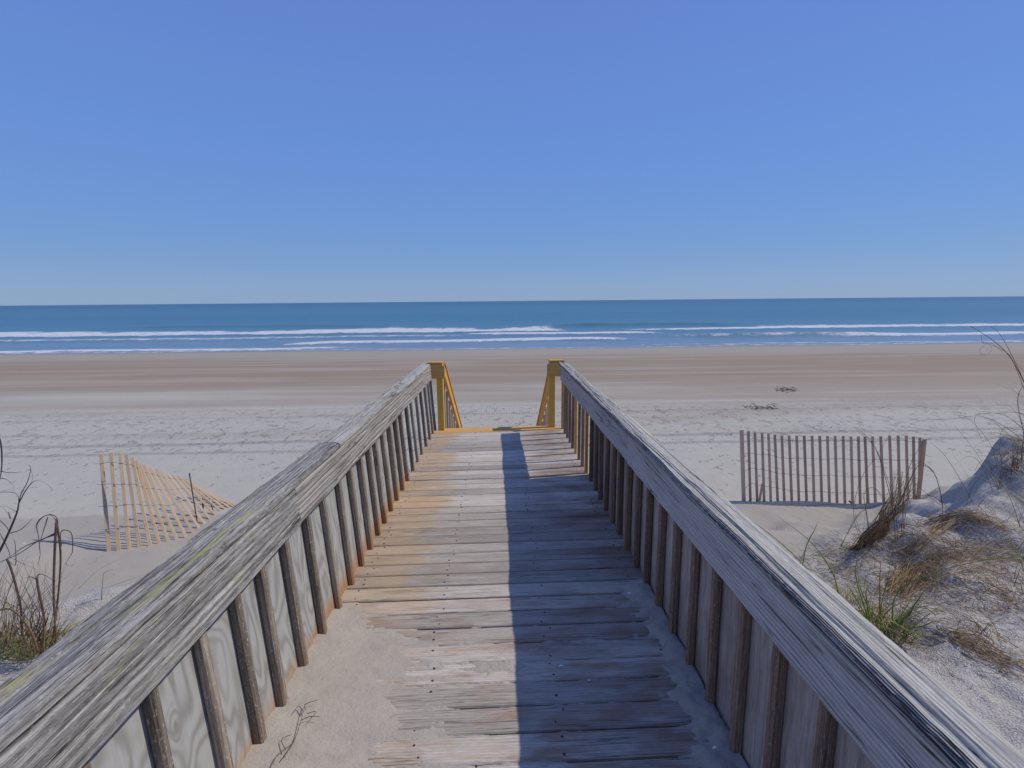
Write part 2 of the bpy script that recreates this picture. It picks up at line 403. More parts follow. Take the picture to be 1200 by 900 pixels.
# ------------------------------------------------------------------ ground
CP = np.array([
 (1.0,.0,-1.0),(1.0,2.5,-1.1),(1.0,5,-1.25),(1.3,7,-1.25),(3,7.1,-1.25),(4.2,7.0,-1.25),(5,7.6,-1.25),(8,8.6,-1.1),
 (2.76,2.65,-.64),(2.83,3.25,-.74),(2.34,3.8,-.80),(3.16,4.5,-.92),(3.75,4.3,-.82),(4.06,3.9,-.58),(3.23,3.1,-.60),(4.79,4.6,-.37),(4.4,4.6,-.60),(5.15,4.95,-.26),(5.45,5.15,.03),(4.95,5.15,-.58),(5.25,5.5,-.75),(4.85,5.5,-1.05),(5.5,5.6,-.42),(4.62,5.25,-.66),(4.17,5.3,-.95),(5.4,5.9,-.85),(5.8,6.0,-.72),(5.75,5.3,.2),(6.2,5.7,.1),
 (4.6,6.5,-1.25),(5.2,6.8,-1.27),(5.9,7.1,-1.25),(6.8,7.3,-1.22),(7.8,7.5,-1.15),(4.2,6.3,-1.25),(3.4,6.4,-1.25),
 (3.2,5.4,-1.05),(4.0,5.9,-1.12),(4.9,6.1,-1.15),(5.6,6.4,-1.15),(6.5,6.5,-.9),(7.3,6.8,-.8),(2.6,5.0,-1.08),(6.6,5,.45),(7.5,4,.6),(5.6,3.6,-.1),(4.4,2.2,-.3),(2,.5,-.7),(1.3,2.5,-1.05),(9,5,.6),
 (-3.31,3.58,-.74),(-4.3,5.0,-1.14),(-5,3,-.4),(-6,5,-1.05),(-3,2,-.55),(-1.4,3,-1.2),(-1.4,0,-1.),(-3,6.0,-1.25),(-6,7.2,-1.25),(-2,4.6,-1.25),(-4,7,-1.25),(-9,7,-1.2)], float)
def gh(x, y):
    x = np.asarray(x, float); y = np.asarray(y, float); sh = np.broadcast(x, y).shape
    x = np.broadcast_to(x, sh).ravel(); y = np.broadcast_to(y, sh).ravel()
    z = np.full(x.shape, -1.25)
    near = (np.abs(x) < 14) & (y < 9.5) & (y > -6)
    xn, yn = x[near], y[near]
    if len(xn):
        acc = np.zeros(len(xn))
        wt = np.full(len(xn), 1e-4)                 # weighted mean of the surveyed heights: never overshoots them
        for cx, cy, cz in CP:
            w = 1/((xn-cx)**2+(yn-cy)**2+.05)**2.6; acc += w*(cz+1.25); wt += w
        acc /= wt
        acc = np.clip(acc, -.05, 2.2)*(1-sstep(7.0, 8.2, yn-.12*np.abs(xn)*0))*(1-sstep(9, 14, np.abs(xn)))*sstep(-6, -2, yn)
        rough = sstep(.08, .5, acc)
        acc += rough*(.055*fbm(xn*1.7, yn*1.7, s=3)+.045*fbm(xn*5, yn*5, s=5)) + sstep(.15, .5, acc)*.010*fbm(xn*16, yn*16, s=8, o=2)
        z[near] += acc
    # shallow step down at the foot of the dune, then the long slope to the sea
    z -= .13*sstep(6.95, 7.35, y+.10*noise(x*.7, s=11))*(1-sstep(-1e9, -1e8, y)*0)
    z += .13*sstep(8, 16, y)
    z -= np.clip(y-8.5, 0, None)*.0398
    z += .018*fbm(x*.6, y*.9, s=21)*(1-sstep(25, 45, y))
    z += .012*fbm(x*2.3, y*2.3, s=23, o=3)*(1-sstep(10, 16, y))
    return z.reshape(sh)
def gz(x, y): return float(gh(np.array([x]), np.array([y]))[0])
def lines(segs):
    out = [segs[0][0]]
    for a, b, st in segs:
        n = max(1, int(round((b-a)/st))); out += list(np.linspace(a, b, n+1)[1:])
    return np.array(out)
xs = lines([(-30000, -3000, 9000), (-3000, -300, 500), (-300, -60, 30), (-60, -16, 2), (-16, -7, .25), (-7, -1.5, .05), (-1.5, 1.5, .15), (1.5, 6.2, .02), (6.2, 12, .2), (12, 60, 2), (60, 300, 30), (300, 3000, 500), (3000, 30000, 9000)])
ys = lines([(-3000, -300, 900), (-300, -10, 40), (-10, 1, .5), (1, 6, .02), (6, 8, .03), (8, 16, .1), (16, 60, .5), (60, 400, 20)])
GX, GY = np.meshgrid(xs, ys)
GZ = gh(GX, GY)
o = link('beach_ground', np.stack((GX.ravel(), GY.ravel(), GZ.ravel()), 1), grid(len(xs), len(ys)), M['sand'], smooth=True)
tag(o, 'pale dry beach sand turning pinkish brown towards the sea, low dunes beside the walkway', 'beach', kind='structure')

# ------------------------------------------------------------------ sea
SEA = -2.90
sx = lines([(-30000, -2000, 4000), (-2000, -260, 58), (-260, 260, .8), (260, 2000, 58), (2000, 30000, 4000)])
sy = lines([(47, 110, .25), (110, 200, 1.0), (200, 600, 8), (600, 3000, 80), (3000, 30000, 1500)])
SX, SY = np.meshgrid(sx, sy)
z = np.zeros_like(SX); foam = np.zeros_like(SX)
amp = (1-sstep(200, 320, SY))*(1-sstep(255, 400, np.abs(SX)))
z += .05*fbm(SX*.25, SY*.5, s=31)*amp*sstep(50, 60, SY)
z += .10*np.sin(SY*.52+2.4*fbm(SX*.02, SY*.02, s=32))*sstep(60, 95, SY)*amp*.6
def roller(xa, xb, yfun, h, wd_front, wd_back, foam_back, f0=1., soft=12, s=0):
    """a breaking wave: steep shoreward face, foam spilling over it"""
    global z, foam
    yc = yfun(SX)+1.6*fbm(SX*.035, s=s)+.9*fbm(SX*.16, s=s+9)
    w = sstep(xa-soft, xa+soft, SX)*(1-sstep(xb-soft, xb+soft, SX))
    d = SY-yc
    z += w*h*np.where(d < 0, np.exp(-(d/wd_front)**2), np.exp(-(d/wd_back)**2))
    fb = foam_back*(1+.6*fbm(SX*.05, s=s+3)+.3*fbm(SX*.4, s=s+5))
    f = np.where(d < 0, 1-sstep(.5*wd_front, 1.3*wd_front, -d), 1-sstep(.35*fb, fb, d))
    foam = np.maximum(foam, w*f*f0)
def X_at(px, d): return (px-586)/590*d
roller(-400, X_at(655, 82), lambda x: 77.5+x*.012, .32, 1.6, 3.5, 17., 1., 4, 40)
roller(X_at(730, 84), 400, lambda x: 77.5+x*.015, .25, 1.6, 3.5, 10.5, .95, 14, 47)
roller(X_at(640, 90), X_at(860, 90), lambda x: 90+x*0, .55, 1.5, 4, .1, .0, 8, 51)
roller(X_at(150, 100), X_at(440, 100), lambda x: 100+x*0, .40, 1.6, 4, .1, .0, 12, 52)
roller(X_at(545, 70), X_at(770, 70), lambda x: 70.5+x*.0, .30, 1.3, 3, 2.5, 1., 4, 53)
roller(-400, X_at(560, 70), lambda x: 68.5+x*.01, .18, 1.3, 3, 1.5, .62, 10, 63)
roller(X_at(350, 60), X_at(728, 60), lambda x: 58.0+x*.05, .30, 1.0, 3, 4.0, 1., 4, 55)
roller(-400, X_at(420, 54), lambda x: 53+x*.02, .10, 1.2, 2, 2.4, .85, 8, 57)
roller(X_at(985, 60), 400, lambda x: 58.5+x*.035, .28, 1.1, 3, 4.0, .95, 6, 59)
roller(X_at(780, 62), X_at(1010, 62), lambda x: 61.5+x*.0, .45, 1.2, 3, .9, .55, 8, 61)
roller(X_at(730, 52), 400, lambda x: 51.8+x*.0, .03, .8, 1.5, 1.2, .6, 20, 65)
roller(-400, 400, lambda x: 50.4+x*.01, .02, .5, 1.2, .8, .55, 8, 66)
foam *= (1-sstep(300, 900, np.abs(SX)))
zz = SEA+z*1.0
# the edge of the water slides under the sand
zz -= .25*(1-sstep(47, 49.5, SY))
t = NT('sea_water'); p = t.pos(); s = t.sep(p); fo = t.attr('foam', False)
n1 = t.noise(t.vec(p, (.5, 1.1, 1)), 1, 4, .65); n2 = t.noise(t.vec(p, (.06, .22, 1)), 1, 3, .6); n3 = t.noise(t.vec(p, (.9, .5, 1)), 1, 6, .75)
deep = t.mix(t.rng(s[1], 110, 900, 0, 1), (.035, .145, .215), (.012, .085, .150))
shal = t.mix(t.rng(s[1], 50, 72, 0, 1), (.20, .265, .33), (.085, .195, .27))
wcol = t.mix(t.rng(s[1], 72, 130, 0, 1), shal, deep)
wcol = t.mix(t.rng(n2, .35, .7, 0, .45), wcol, (.045, .14, .17))
wcol = t.mix(t.rng(s[2], SEA+.22, SEA+.5, 0, .75), wcol, (.06, .15, .13))
th = t.math('SUBTRACT', 1.02, t.math('MULTIPLY', fo, 1.0))
fm = t.rng(t.math('SUBTRACT', t.math('MULTIPLY_ADD', n3, 1., t.math('MULTIPLY_ADD', n1, .5, -.25)), t.math('MULTIPLY_ADD', th, .62, .14)), -.06, .20, 0, 1)
fm = t.math('MULTIPLY', fm, t.rng(fo, .02, .1, 0, 1))
cap = t.math('MULTIPLY', t.rng(t.noise(t.vec(p, (.25, .12, 1), (3, 3, 3)), 1, 5, .7), .70, .74, 0, .5), t.rng(s[1], 110, 200, 0, 1))
fm = t.math('MAXIMUM', fm, t.math('MULTIPLY', cap, .5))
col = t.mix(fm, wcol, t.mix(n1, (.42, .46, .50), (.66, .68, .66)))
hh = t.math('ADD', t.math('MULTIPLY', n1, .35), t.math('ADD', t.math('MULTIPLY', n2, .9), t.math('MULTIPLY', t.math('MULTIPLY', fm, n3), .8)))
M['sea'] = t.fin(col, t.mix(fm, (.32,)*3, (.9,)*3), t.bump(hh, .55, .6), .28)
o = link('sea', np.stack((SX.ravel(), SY.ravel(), zz.ravel()), 1), grid(len(sx), len(sy)), M['sea'], smooth=True, attrs={'foam': foam.ravel()})
tag(o, 'blue sea with lines of white breaking surf', 'sea', kind='structure')

# ------------------------------------------------------------------ walkway
def add_piece(o, V2, F2, mat):
    """adds small fixed detail to a mesh, keeping its grain attribute"""
    import bmesh
    me = o.data; me.materials.append(mat); mi = len(me.materials)-1
    bm = bmesh.new(); bm.from_mesh(me)
    vs = [bm.verts.new(Vector(v)) for v in V2]
    for f in F2:
        fc = bm.faces.new([vs[i] for i in f]); fc.material_index = mi
    bm.to_mesh(me); bm.free()
def W(V):
    """the walkway drops a little towards the sea and its sides close in slightly"""
    V = np.array(V, float)
    V[:, 0] *= 1-.0065*(V[:, 1]-2.2)
    V[:, 2] -= .0068*V[:, 1]*(1-.9*np.clip(V[:, 2]/.88, 0, 1))
    return V
def section(w, h, r=.004, nw=3, nh=3):
    """rounded rectangle, w across by h high, as a closed loop"""
    a, b = w/2-r, h/2-r
    L = []
    def edge(p, q, n):
        for k in range(n): L.append(p+(q-p)*(k+.0)/n)
    c = [np.array(v) for v in ((-a, -h/2), (a, -h/2), (w/2, -b), (w/2, b), (a, h/2), (-a, h/2), (-w/2, b), (-w/2, -b))]
    n = [nw, 1, nh, 1, nw, 1, nh, 1]
    for i in range(8): edge(c[i], c[(i+1) % 8], n[i])
    return np.array(L)
def plank(name, p0, p1, w, h, mat, parent, side=(1, 0, 0), seg=None, nw=3, nh=3, r=.004, disp=None, warp=True, smooth=True, gseed=None, taper=None):
    """a timber from p0 to p1: w measured along 'side', h across it; disp(l, a, b) -> (da, db) wears its skin"""
    p0, p1 = np.array(p0, float), np.array(p1, float); L = np.linalg.norm(p1-p0); T = (p1-p0)/L
    S = np.array(side, float); S -= T*S.dot(T); S /= np.linalg.norm(S); U = np.cross(S, T)
    if U[2] < 0: U = -U
    n = max(2, int(round(L/(seg or L)))+1)
    sec = section(w, h, r, nw, nh); m_ = len(sec)
    l = np.linspace(0, L, n)
    A = np.broadcast_to(sec[:, 0], (n, m_)).copy(); B = np.broadcast_to(sec[:, 1], (n, m_)).copy(); LL = np.broadcast_to(l[:, None], (n, m_)).copy()
    G0 = rng.uniform(-40, 40, 3) if gseed is None else np.random.default_rng(gseed).uniform(-40, 40, 3)
    g = np.stack((LL+G0[0], A+G0[1], B+G0[2]), 2).reshape(-1, 3)
    if taper is not None: A = A*taper(LL)
    if disp is not None:
        dA, dB, = disp(LL, A, B); A = A+dA; B = B+dB
    V = p0+LL[..., None]*T+A[..., None]*S+B[..., None]*U
    V = V.reshape(-1, 3)
    if warp: V = W(V)
    i = np.arange(m_); j = (i+1) % m_
    Fq = []
    for k in range(n-1):
        Fq.append(np.stack((k*m_+i, k*m_+j, (k+1)*m_+j, (k+1)*m_+i), 1))
    Fq = np.concatenate(Fq).tolist()
    Fq.append(list(range(m_))[::-1]); Fq.append([(n-1)*m_+k for k in range(m_)])
    me_sm = smooth and disp is not None
    o = link(name, V, Fq, mat, parent, g=g, smooth=False)
    if me_sm:
        sm = np.ones(len(Fq), bool); sm[-2:] = False; o.data.polygons.foreach_set('use_smooth', sm)
        try: o.data.set_sharp_from_angle(angle=R(38))
        except Exception: pass
    return o

walk = empty('boardwalk', (0, 3.5, 0), 'weathered grey wooden boardwalk with railings leading down to the beach', 'boardwalk')
XL, XR = -.945, .885          # inner faces of the balusters
END = 6.80
# deck boards
pitch_b = .141; ynow = .55-18*pitch_b; k = -18
nails_x = (-.355, .235)
while ynow < END-.02:
    yc = ynow+pitch_b/2
    skew = .020+.028*sstep(2, 7, yc)          # right ends lie a little farther on
    gap = random.choice((.005, .006, .007, .009)) if yc > 1 else .005
    if abs(yc-2.62) < .15: gap = .011
    wd = pitch_b-gap
    dz = random.uniform(-.003, .003)
    seed = k*3+101
    def disp(l, a, b, seed=seed, wd=wd):
        top = (b > 0)
        edge = sstep(.75, 1., np.abs(a)/(wd/2))
        da = -np.sign(a)*edge*(.0006+.0014*np.abs(fbm(l*3.1, np.sign(a)*3, s=seed)))
        db = np.where(top, -.0012*edge+.0012*fbm(l*2.5, a*22, s=seed+1)+.0010*(1-(a/(wd/2))**2)*-1*np.sin(seed), 0)
        db = np.where(top, db-.0025*np.clip(fbm(l*1.6, a*55, s=seed+2, o=3)-.32, 0, 1)*4*.5, db)
        return da, db
    x0, x1 = XL-.05+random.uniform(-.005, .005), XR+.042+random.uniform(-.003, .003)
    b_ = plank('deck_board', (x0, yc+skew*x0+random.uniform(-.001, .001), -.019+dz), (x1, yc+skew*x1, -.019+dz+random.uniform(-.002, .002)), wd, .038, M['deck'], walk, side=(0, 1, 0), seg=.022 if yc > .6 else .2, nw=16 if yc > .6 else 4, nh=2, r=.005, disp=disp)
    if yc > 1.2:                                # nail heads, let into the board
        org = np.array(world_loc(b_)); V2 = []; F2 = []
        for nx in (XL+.06,)+nails_x+(XR-.06,):
            for dy in (-.035, .035):
                if random.random() < .2: continue
                xx = nx+random.uniform(-.022, .022); yy_ = yc+dy+random.uniform(-.012, .012)+skew*xx
                c_ = W(np.array([[xx, yy_, dz+.0018]]))[0]-org; rr = random.uniform(.004, .0065); n0 = len(V2)
                for q in range(7): V2.append(c_+np.array((rr*math.cos(q*.8976), rr*math.sin(q*.8976), 0)))
                for q in range(7): V2.append(c_+np.array((rr*math.cos(q*.8976), rr*math.sin(q*.8976), -.007)))
                F2.append([n0+q for q in range(7)]); F2 += [[n0+q, n0+7+q, n0+7+(q+1) % 7, n0+(q+1) % 7] for q in range(7)]
        add_piece(b_, V2, F2, M['nail'])
    ynow += pitch_b; k += 1
sk = .048
b_ = plank('deck_board', (XL-.01, 6.885+sk*XL, -.014), (XR+.0, 6.885+sk*XR, -.014), .14, .038, M['new_orange'], walk, side=(0, 1, 0)); tag(b_, 'new yellow pine edge board')
b_ = plank('step', (-.84, 7.04+sk*-.84, -.02), (.80, 7.04+sk*.80, -.02), .12, .038, M['new_orange'], walk, side=(0, 1, 0)); tag(b_, 'new yellow pine top step')
# joists and beams underneath
for jx in (-.9, -.355, .235, .84):
    plank('joist', (jx, -1.98, -.115), (jx, 6.9, -.115), .038, .14, M['underwood'], walk)
for py_ in (-1.4, 1.4, 4.2, 6.8):
    for jx in (-.86, .79):
        gg = gz(jx, py_)
        plank('support_post', (jx, py_, gg-.3), (jx, py_, -.19), .09, .09, M['bal'], walk)

# --- railings
def balusters(sidex, ys_, rail, zt, lean, mats):
    for i, (y, mt) in enumerate(zip(ys_, mats)):
        sg = 1 if sidex > 0 else -1
        w = random.uniform(.033, .040)
        zb = -.02+random.uniform(-.01, .01)
        xb = sidex+sg*.019; xt = xb+sg*lean
        sd = random.randint(0, 9999)
        dx, dy = random.uniform(-.005, .005), random.uniform(-.012, .012)
        def disp(l, a, b, sd=sd):
            return .0018*fbm(l*6, a*30, b*30, s=sd), .0018*fbm(l*6, a*30, b*30, s=sd+7)
        o = plank('baluster', (xb, y, zb), (xt+dx, y+dy, zt), w, w, mt, rail, side=(1, 0, 0), seg=.05, nw=3, nh=3, r=.007, disp=disp)
        if mt is M['new_orange']: tag(o, 'new orange pine baluster')

# left railing
ZT = .880; FH = .172
LEAN = .063
def face_disp(seed, amp=1.):
    def f(l, a, b):
        gro = np.clip(fbm(l*.9, b*85, s=seed, o=2)-.12, 0, 1)
        da = -np.sign(a)*(.010*amp*gro) + .002*fbm(l*4, b*20, s=seed+1)
        db = .0035*fbm(l*2.2, np.sign(b), s=seed+4)*(np.abs(b) > .07)
        return da, db
    return f
def cap_disp(seed, amp=1., outw=.008, groove=0.):
    def f(l, a, b):
        top = b > 0
        line = a+.010*fbm(l*1.3, 0, s=seed+9)
        gro = np.clip(fbm(l*.55, line*75, s=seed, o=2)-.10, 0, 1)
        db = np.where(top, -.018*amp*gro+.004*amp*fbm(l*2.5, a*25, s=seed+2), 0)
        ed = sstep(.6, 1., np.abs(a)/.07)
        db = np.where(top, db-ed*(.007+.006*fbm(l*4, np.sign(a), s=seed+6)), db)
        da = np.sign(a)*ed*outw*fbm(l*3.2, np.sign(a)*5, s=seed+3)+.003*fbm(l*20, a*9, b*60, s=seed+8)*ed
        if groove:
            gl = -.035+.012*fbm(l*1.4, s=seed+12)
            for off, dp in ((0, .016), (.011, .010), (-.014, .012), (.03, .006)):
                m_ = np.exp(-((a-gl-off-.004*noise(l*2, s=seed+int(off*1000)+50))/.0022)**2)*sstep(-.15, .15, noise(l*.9, off*100, s=seed+20)+.12)
                db = np.where(top, db-dp*groove*m_, db)
        return da, db
    return f
def left_x(z): return XL-LEAN*z/ZT
# inner side boards (the part called railing carries balusters, cap and panels)
yj = 2.295                     # joint of the side boards on the left
railL = plank('railing', (left_x(.80)+.019-.004, yj+.002, ZT-FH/2), (left_x(.80)+.015, END+.03, ZT-FH/2), .036, FH, M['face'], walk, side=(1, 0, .07), seg=.02, nw=2, nh=30, r=.004, disp=face_disp(3))
tag(railL, 'left railing, leaning outwards, with sunlit pale panels')
o = plank('side_board', (left_x(.80)+.019, .3, ZT-FH/2-.003), (left_x(.80)+.019, yj-.002, ZT-FH/2-.003), .038, FH+.004, M['rail'], railL, side=(1, 0, .07), seg=.010, nw=2, nh=44, r=.006, disp=face_disp(5, 1.1))
for (a_, b_2, sd_) in ((.3, 2.96, 1), (2.965, 5.2, 2), (5.204, END+.03, 3)):
    o = plank('handrail', (left_x(ZT)-.044, a_, ZT+.020), (left_x(ZT)-.044, b_2, ZT+.020), .150, .040, M['rail'] if sd_ == 1 else M['cap'], railL, side=(1, 0, .02), seg=.010 if sd_ == 1 else .02, nw=50 if sd_ == 1 else 30, nh=6, r=.009, disp=cap_disp(20+sd_, .9, .008))
lys = [7.0, 6.76, 6.48, 6.15, 5.8, 5.5, 5.2, 4.9, 4.64, 4.38, 4.14, 3.9, 3.68, 3.45, 3.22, 2.98, 2.73, 2.47, 2.21, 1.97, 1.77, 1.55, 1.3, 1.06, .82, .6]
balusters(XL, lys, railL, .84, LEAN*.95, [M['bal']]*len(lys))
for a_, b_2 in ((.4, 2.50), (2.5005, 4.95)):
    plank('plywood_panel', (left_x(.42)-.045, a_, .40), (left_x(.42)-.045, b_2, .40), .012, .86, M['ply'], railL, side=(1, 0, LEAN/ZT), seg=.5, r=.001)
# right railing, upright, its cap worn and tilted outwards
railR = plank('railing', (XR-.012, 3.255, ZT-FH/2-.03), (XR-.012, END+.03, ZT-FH/2-.012), .036, FH+.02, M['face_pale'], walk, seg=.02, nw=2, nh=30, r=.004, disp=face_disp(13, .5))
tag(railR, 'right railing in shade, brown balusters with three new orange ones')
o = plank('side_board', (XR-.011, .3, ZT-FH/2-.03), (XR-.011, 3.25, ZT-FH/2-.03), .038, FH+.026, M['face_pale'], railR, seg=.010, nw=2, nh=54, r=.006, disp=face_disp(15, .5))
for (a_, b_2, sd_) in ((.3, 3.72, 1), (3.724, END+.03, 2)):
    o = plank('handrail', (XR+.018, a_, ZT+.012), (XR+.018, b_2, ZT+.016), .160, .040, M['cap'], railR, side=(1, 0, -.18), seg=.008 if sd_ == 1 else .02, nw=64 if sd_ == 1 else 30, nh=14, r=.008, disp=cap_disp(40+sd_, .38, .012, 1.2))
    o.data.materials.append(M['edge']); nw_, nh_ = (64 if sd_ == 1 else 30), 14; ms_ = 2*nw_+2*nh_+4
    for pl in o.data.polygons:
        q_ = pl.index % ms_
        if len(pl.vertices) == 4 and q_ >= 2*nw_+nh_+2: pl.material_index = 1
rys = [6.93]+list(np.arange(6.68, .5, -.237))
rm = [M['bal_brown']]*len(rys)
rm[0] = M['new_orange']; rm[5] = M['new_orange']; rm[8] = M['new_orange']
balusters(XR, rys, railR, .80, .0, rm)
for a_, b_2 in ((.4, 2.50), (2.5005, 4.98)):
    plank('plywood_panel', (XR+.047, a_, .40), (XR+.047, b_2, .40), .012, .86, M['ply2'], railR, seg=.5, r=.001)
# both railings run on behind the camera
plank('side_board', (left_x(.80)+.019, -2.0, ZT-FH/2-.003), (left_x(.80)+.019, .298, ZT-FH/2-.003), .038, FH+.004, M['rail'], railL, side=(1, 0, .07))
plank('handrail', (left_x(ZT)-.044, -2.0, ZT+.020), (left_x(ZT)-.044, .298, ZT+.020), .150, .040, M['rail'], railL, side=(1, 0, .02))
plank('plywood_panel', (left_x(.42)-.045, -2.0, .40), (left_x(.42)-.045, .3995, .40), .012, .86, M['ply'], railL, side=(1, 0, LEAN/ZT), r=.001)
plank('side_board', (XR-.011, -2.0, ZT-FH/2-.03), (XR-.011, .298, ZT-FH/2-.03), .038, FH+.026, M['face_pale'], railR)
plank('handrail', (XR+.018, -2.0, ZT+.012), (XR+.018, .298, ZT+.012), .160, .040, M['cap'], railR, side=(1, 0, -.18))
plank('plywood_panel', (XR+.047, -2.0, .40), (XR+.047, .3995, .40), .012, .86, M['ply2'], railR, r=.001)
balusters(XL, np.arange(-1.9, .5, .24), railL, .84, LEAN*.95, [M['bal']]*10)
balusters(XR, np.arange(-1.9, .4, .237), railR, .80, .0, [M['bal_brown']]*10)
# newel posts, their cross caps, stairs
for sg, xp in ((-1, -.84), (1, .735)):
    yp = 7.02+sk*xp
    zt = .81
    p_ = plank('newel_post', (xp, yp, -.75), (xp, yp, zt+.06), .088, .088, M['new_yellow'], walk, r=.004, warp=False); tag(p_, 'new yellow pine post at the head of the stairs')
    # block wrapping the post head, clipped at one upper corner
    x_in, x_out = xp-sg*.075, xp+sg*.165
    ch = .035
    prof = [(x_in, .70), (x_out, .70), (x_out, .895), (x_in+sg*ch, .895), (x_in, .895-ch)]
    V = [(a, yp-.09, b) for a, b in prof]+[(a, yp-.047, b) for a, b in prof]
    n_ = 5
    Fq = [list(range(n_)), [n_+i for i in range(n_)][::-1]]+[[i, n_+i, n_+(i+1) % n_, (i+1) % n_] for i in range(n_)]
    if sg < 0: Fq = [f[::-1] for f in Fq]
    link('cross_board', V, Fq, M['new_brown'], walk, g=np.array(V)*1.0)
    plank('post_cap', (x_in+sg*ch*.9, yp-.0, .912), (x_out+sg*.0, yp-.0, .912), .17, .030, M['new_orange'], walk, side=(0, 1, 0), warp=False)
    # stair rail descending to the sand
    y0, y1 = yp+.06, 10.4
    sl = -.60
    xr = xp-sg*(.050 if sg < 0 else -.01)
    sr = plank('stair_rail', (xr, y0-.04, .80), (xr, y1, .80+sl*(y1-y0)), .040, .14, M['new_orange'], walk, side=(1, 0, 0), warp=False); tag(sr, 'new orange pine stair rail')
    plank('handrail', (xr+sg*.005, y0-.04, .892), (xr+sg*.005, y1, .892+sl*(y1-y0)), .085, .034, M['new_orange'], sr, side=(1, 0, 0), warp=False)
    for kk in range(9):
        yb = y0+.30+kk*.36
        if yb > y1-.1: break
        zb = .77+sl*(yb-y0)
        plank('baluster', (xr+sg*.04, yb, zb-.88), (xr+sg*.04, yb, zb), .034, .034, M['picket'], sr, warp=False)
    st = plank('stringer', (xp, 7.06, -.13), (xp, 9.35, -.13+sl*2.29+.0), .04, .26, M['new_orange'], walk, warp=False)
    plank('newel_post', (xp, 9.4, gz(xp, 9.4)-.3), (xp, 9.4, -.58), .088, .088, M['new_yellow'], walk, warp=False)
for kk in range(1, 8):
    yy_ = 7.13+kk*.275; zz_ = -.055-kk*.165
    plank('step', (-.78, yy_, zz_), (.70, yy_, zz_), .26, .036, M['new_orange'], walk, side=(0, 1, 0), warp=False)

# ------------------------------------------------------------------ sand blown onto the deck
def drift():
    xs_ = np.arange(-1.0, .92, .0085); ys_ = np.arange(.9, 4.6, .0085)
    A, B = np.meshgrid(xs_, ys_)
    n = fbm(A*2.6, B*5, s=71)
    n2 = fbm(A*7, B*22, s=72)
    # heaped against the left side
    lim = np.interp(B, [.9, 1.4, 1.7, 2.0, 2.3, 2.55, 2.75, 2.95], [-.30, -.30, -.40, -.38, -.50, -.62, -.84, -1.3])
    d = lim-A+.12*n+.05*n2
    hL = .050*np.clip(d, -.3, .12)+.07*np.clip(d-.12, 0, .5)+.004*n+.0035*n2-.001
    hL = np.where(d > .15, hL+.016*np.clip((d-.15), 0, 1), hL)
    # thin broken film over the near boards
    film = (-.006+.0105*n2+.006*n)*sstep(3.2, 1.9, B) if False else (-.0062+.011*n2+.010*n+.005*fbm(A*25, B*40, s=78))-.012*sstep(2.2, 2.9, B)-.003*sstep(-.1, .5, A)+.006*sstep(-.15, -.45, A)*sstep(2.5, 2.0, B)
    # ridge of sand at the foot of the right side
    lr = np.interp(B, [.9, 1.5, 2.0, 2.4, 2.75, 2.95, 3.1], [.64, .68, .74, .80, .80, .86, 1.1])
    dr = A-lr+.10*n+.05*n2
    hR = .07*np.clip(dr, -.3, .3)+.008*n2+.008*fbm(A*18, B*18, s=79)+.022*np.exp(-((dr-.08)/.07)**2)*(dr > -.2)-.004
    pit = np.exp(-(((A-.77)/.035)**2+((B-2.35)/.10)**2))
    hR -= .07*pit
    z = np.maximum(np.maximum(hL, film), hR)
    z = np.clip(z, -.012, .16)
    z = z+.0024*fbm(A*55, B*60, s=75, o=3)
    keep = z > -.0085
    V = W(np.stack((A.ravel(), B.ravel(), z.ravel()+.0005), 1))
    Fq = grid(len(xs_), len(ys_))
    k_ = keep.ravel()[Fq].any(axis=1); Fq = Fq[k_]
    used_ = np.unique(Fq); mp = np.full(len(V), -1); mp[used_] = np.arange(len(used_))
    o = link('sand_drift', V[used_], mp[Fq], M['drift'], smooth=True)
    tag(o, 'pale sand blown across the near deck boards and heaped along both sides', 'sand', kind='stuff')
drift()

def on(px, py, Y0=2., Y1=9., up_=0., step=.02):
    """where the surveyed spot meets the ground"""
    Y = np.arange(Y0, Y1, step)
    d = fwd*F + right*(px-600) - up*(py-450)
    X_, Z_ = d.x*Y/d.y, CAMZ+d.z*Y/d.y
    hit = Z_ <= gh(X_, Y)+up_
    i = int(np.argmax(hit)) if hit.any() else len(Y)-1
    return np.array((X_[i], Y[i], Z_[i]))

# ------------------------------------------------------------------ snow fences
def wire_run(pts, r=.0026):
    tb = Tubes()
    P = curve(pts, max(8, len(pts)*4))
    l = np.arange(len(P))
    tb.add(P+np.stack((0*l, .004*np.sin(l), .003*np.cos(l)), 1), r, None, 1., (.1, .1, .1), 4)
    return tb
